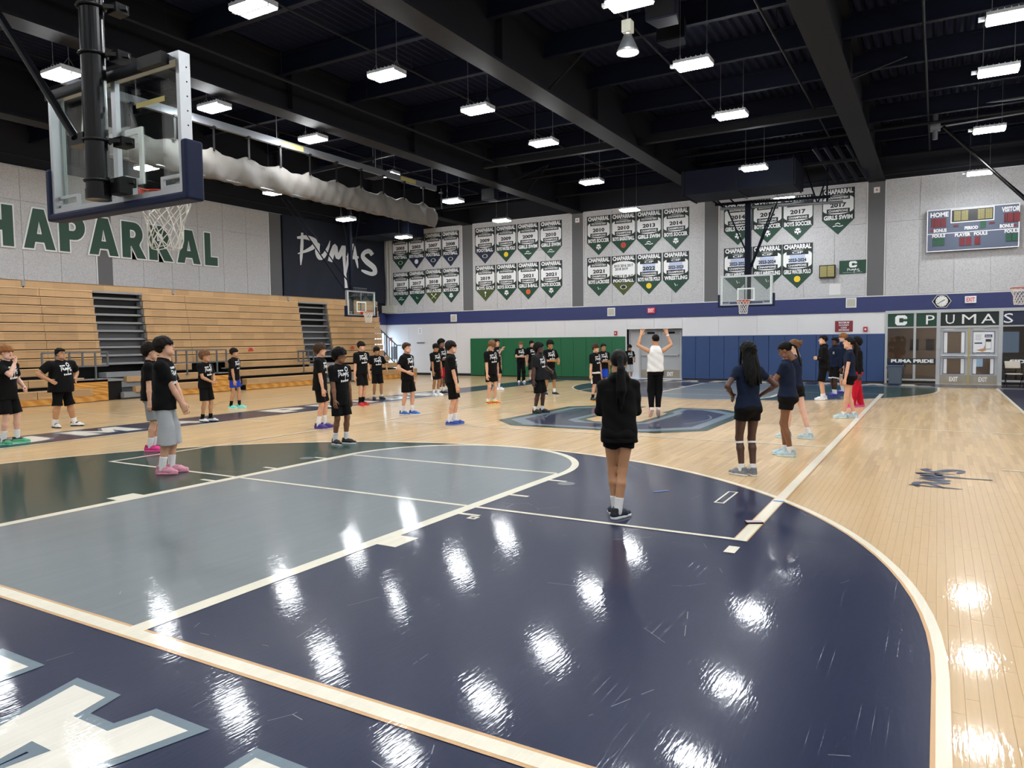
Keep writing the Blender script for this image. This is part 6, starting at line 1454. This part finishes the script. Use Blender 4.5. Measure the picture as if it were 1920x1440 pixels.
person('sturdy dark-skinned boy with short twists and black shoes', (1010, 774), 1.64, 328, 'deep', ('afro', 'black'), ('tee', 'char', .84), ('shorts', 'black', .96), 'black', ('w', .6), ('down', 'bent'), ((.09, -.04, 6), (-.09, .06, 14)), (10, 6), fat=.45)
person('boy bending his arms in long dark shorts by the green padding', (1031, 741), 1.70, 298, 'olive', ('curly', 'black'), ('tee', 'black', .90), ('shorts', 'char', .98), 'blackwhite', ('w', .9), ('belly', 'bent'), ((.14, -.04, 8), (-.14, .06, 20)), (4, -4), lean=.07)
person('boy with a white undershirt hem and white striped shorts', (1116, 752), 1.60, 318, 'light', ('fringe', 'brown'), ('tee', 'black', .90), ('shorts', 'black', .92), 'multi', ('b', .9), ('down', 'down'), ((.09, -.02, 6), (-.09, .03, 12)), (10, 0), extra=lambda *a: (white_hem(*a), stripe(*a)))
person('boy in royal blue shorts behind the boy with the white hem', (1131, 735), 1.58, 296, 'olive', ('short', 'black'), ('tee', 'black', .86), ('shorts', 'blue', .92), 'blackwhite', ('b', .8), ('belly', 'down'), ((.08, 0, 6), (-.08, .02, 8)), (6, 0))
person('boy in light grey shorts standing by the recessed doors', (1180, 715), 1.49, 296, 'olive', ('mop', 'black'), ('tee', 'black', .82), ('shorts', 'lgrey', 1.1), 'white', ('w', 1.0), ('down', 'fistwaist'), ((.08, 0, 6), (-.08, .02, 8)), (6, -4))
person('man in white tank top and black trousers raising both arms at centre court', (1229, 782), 1.72, 97, 'tan', ('buzz', 'black'), ('tank', 'white', .92), ('pants', 'blackpants', 1), 'coachpink', ('w', .5), ('up', 'up'), ((.06, .02, 10), (-.09, -.03, 10)), (14, 0), lean=.0, tiptoe=.11, near=True, extra=wristband)
person('girl in black jacket with long ponytail seen from behind on the navy floor', (1161, 970), 1.62, 97, 'tan', ('tail', 'black'), ('jacket', 'black', .80), ('shorts', 'black', .42), 'navywhite', ('w', .9), ('cross', 'cross'), ((-.02, -.05, 48), (-.03, .06, 14)), (0, 0), fem=True, near=True, lean=.0, fat=.12)
person('girl with long black curls and hands on hips in grey shoes', (1402, 892), 1.66, 118, 'deep', ('curls', 'black'), ('fit', 'navy', .90), ('shorts', 'black', .42), 'grey', ('w', .5), ('hip', 'hip'), ((.06, -.02, 10), (-.08, .02, 26)), (14, -6), fem=True, near=True, fat=.1, extra=knee_straps)
person('girl with dark braids looking down at her hands in light blue shoes', (1476, 855), 1.66, 168, 'brown', ('braids', 'black'), ('fit', 'navy', .92), ('shorts', 'black', .46), 'ice', ('w', .5), ('phone', 'phone'), ((.06, .05, 4), (-.06, -.05, 4)), (0, -30), fem=True, near=True, lean=.05, fat=.25, extra=handphone)
person('girl with a hair bun stepping forward behind the girl with braids', (1490, 822), 1.69, 158, 'pale', ('bun', 'light'), ('fit', 'navy', .90), ('shorts', 'black', .46), 'ice', ('w', .8), ('belly', 'belly'), ((.05, -.22, 4), (-.06, .12, 4)), (0, -8), fem=True, near=True)
person('boy in black hoodie with crossed arms and white shoes by the blue padding', (1544, 750), 1.77, 190, 'light', ('short', 'black'), ('hoodie', 'black', .86), ('shorts', 'black', .98), 'white', ('w', .6), ('cross', 'cross'), ((.07, -.02, 6), (-.07, .05, 6)), (0, 4))
person('dark-skinned boy in navy pullover with crest and violet shoes', (1566, 743), 1.71, 222, 'deep', ('short', 'black'), ('jacket', 'navy', .88), ('shorts', 'black', .92), 'violet', ('w', .8), ('down', 'down'), ((.08, -.02, 6), (-.08, .08, 8)), (-8, 0), extra=lambda *a: (hem_bands(*a), crest(*a)))
person('ginger-haired boy in navy standing behind the boy with the crest', (1581, 738), 1.83, 195, 'pale', ('fringe', 'ginger'), ('jacket', 'navy', .88), ('shorts', 'black', .92), 'violet', ('w', 1.0), ('down', 'down'), ((.08, 0, 6), (-.08, .04, 8)), (0, 0), glasses=True, extra=hem_bands)
person('girl in navy tee and black shorts in profile with pale shoes', (1592, 784), 1.72, 186, 'light', ('tail', 'dark'), ('fit', 'navy', .92), ('shorts', 'black', .44), 'ice', ('w', .4), ('downf', 'downf'), ((.06, -.09, 4), (-.06, .13, 4)), (0, 4), fem=True, near=True)
person('boy in black long-sleeve top and red trousers with pink shoes', (1606, 763), 1.69, 200, 'deep', ('afro', 'black'), ('longsleeve', 'black', .90), ('wide', 'red', 1), 'hotpink', None, ('down', 'down'), ((.10, -.14, 6), (-.10, .14, 6)), (0, -4))
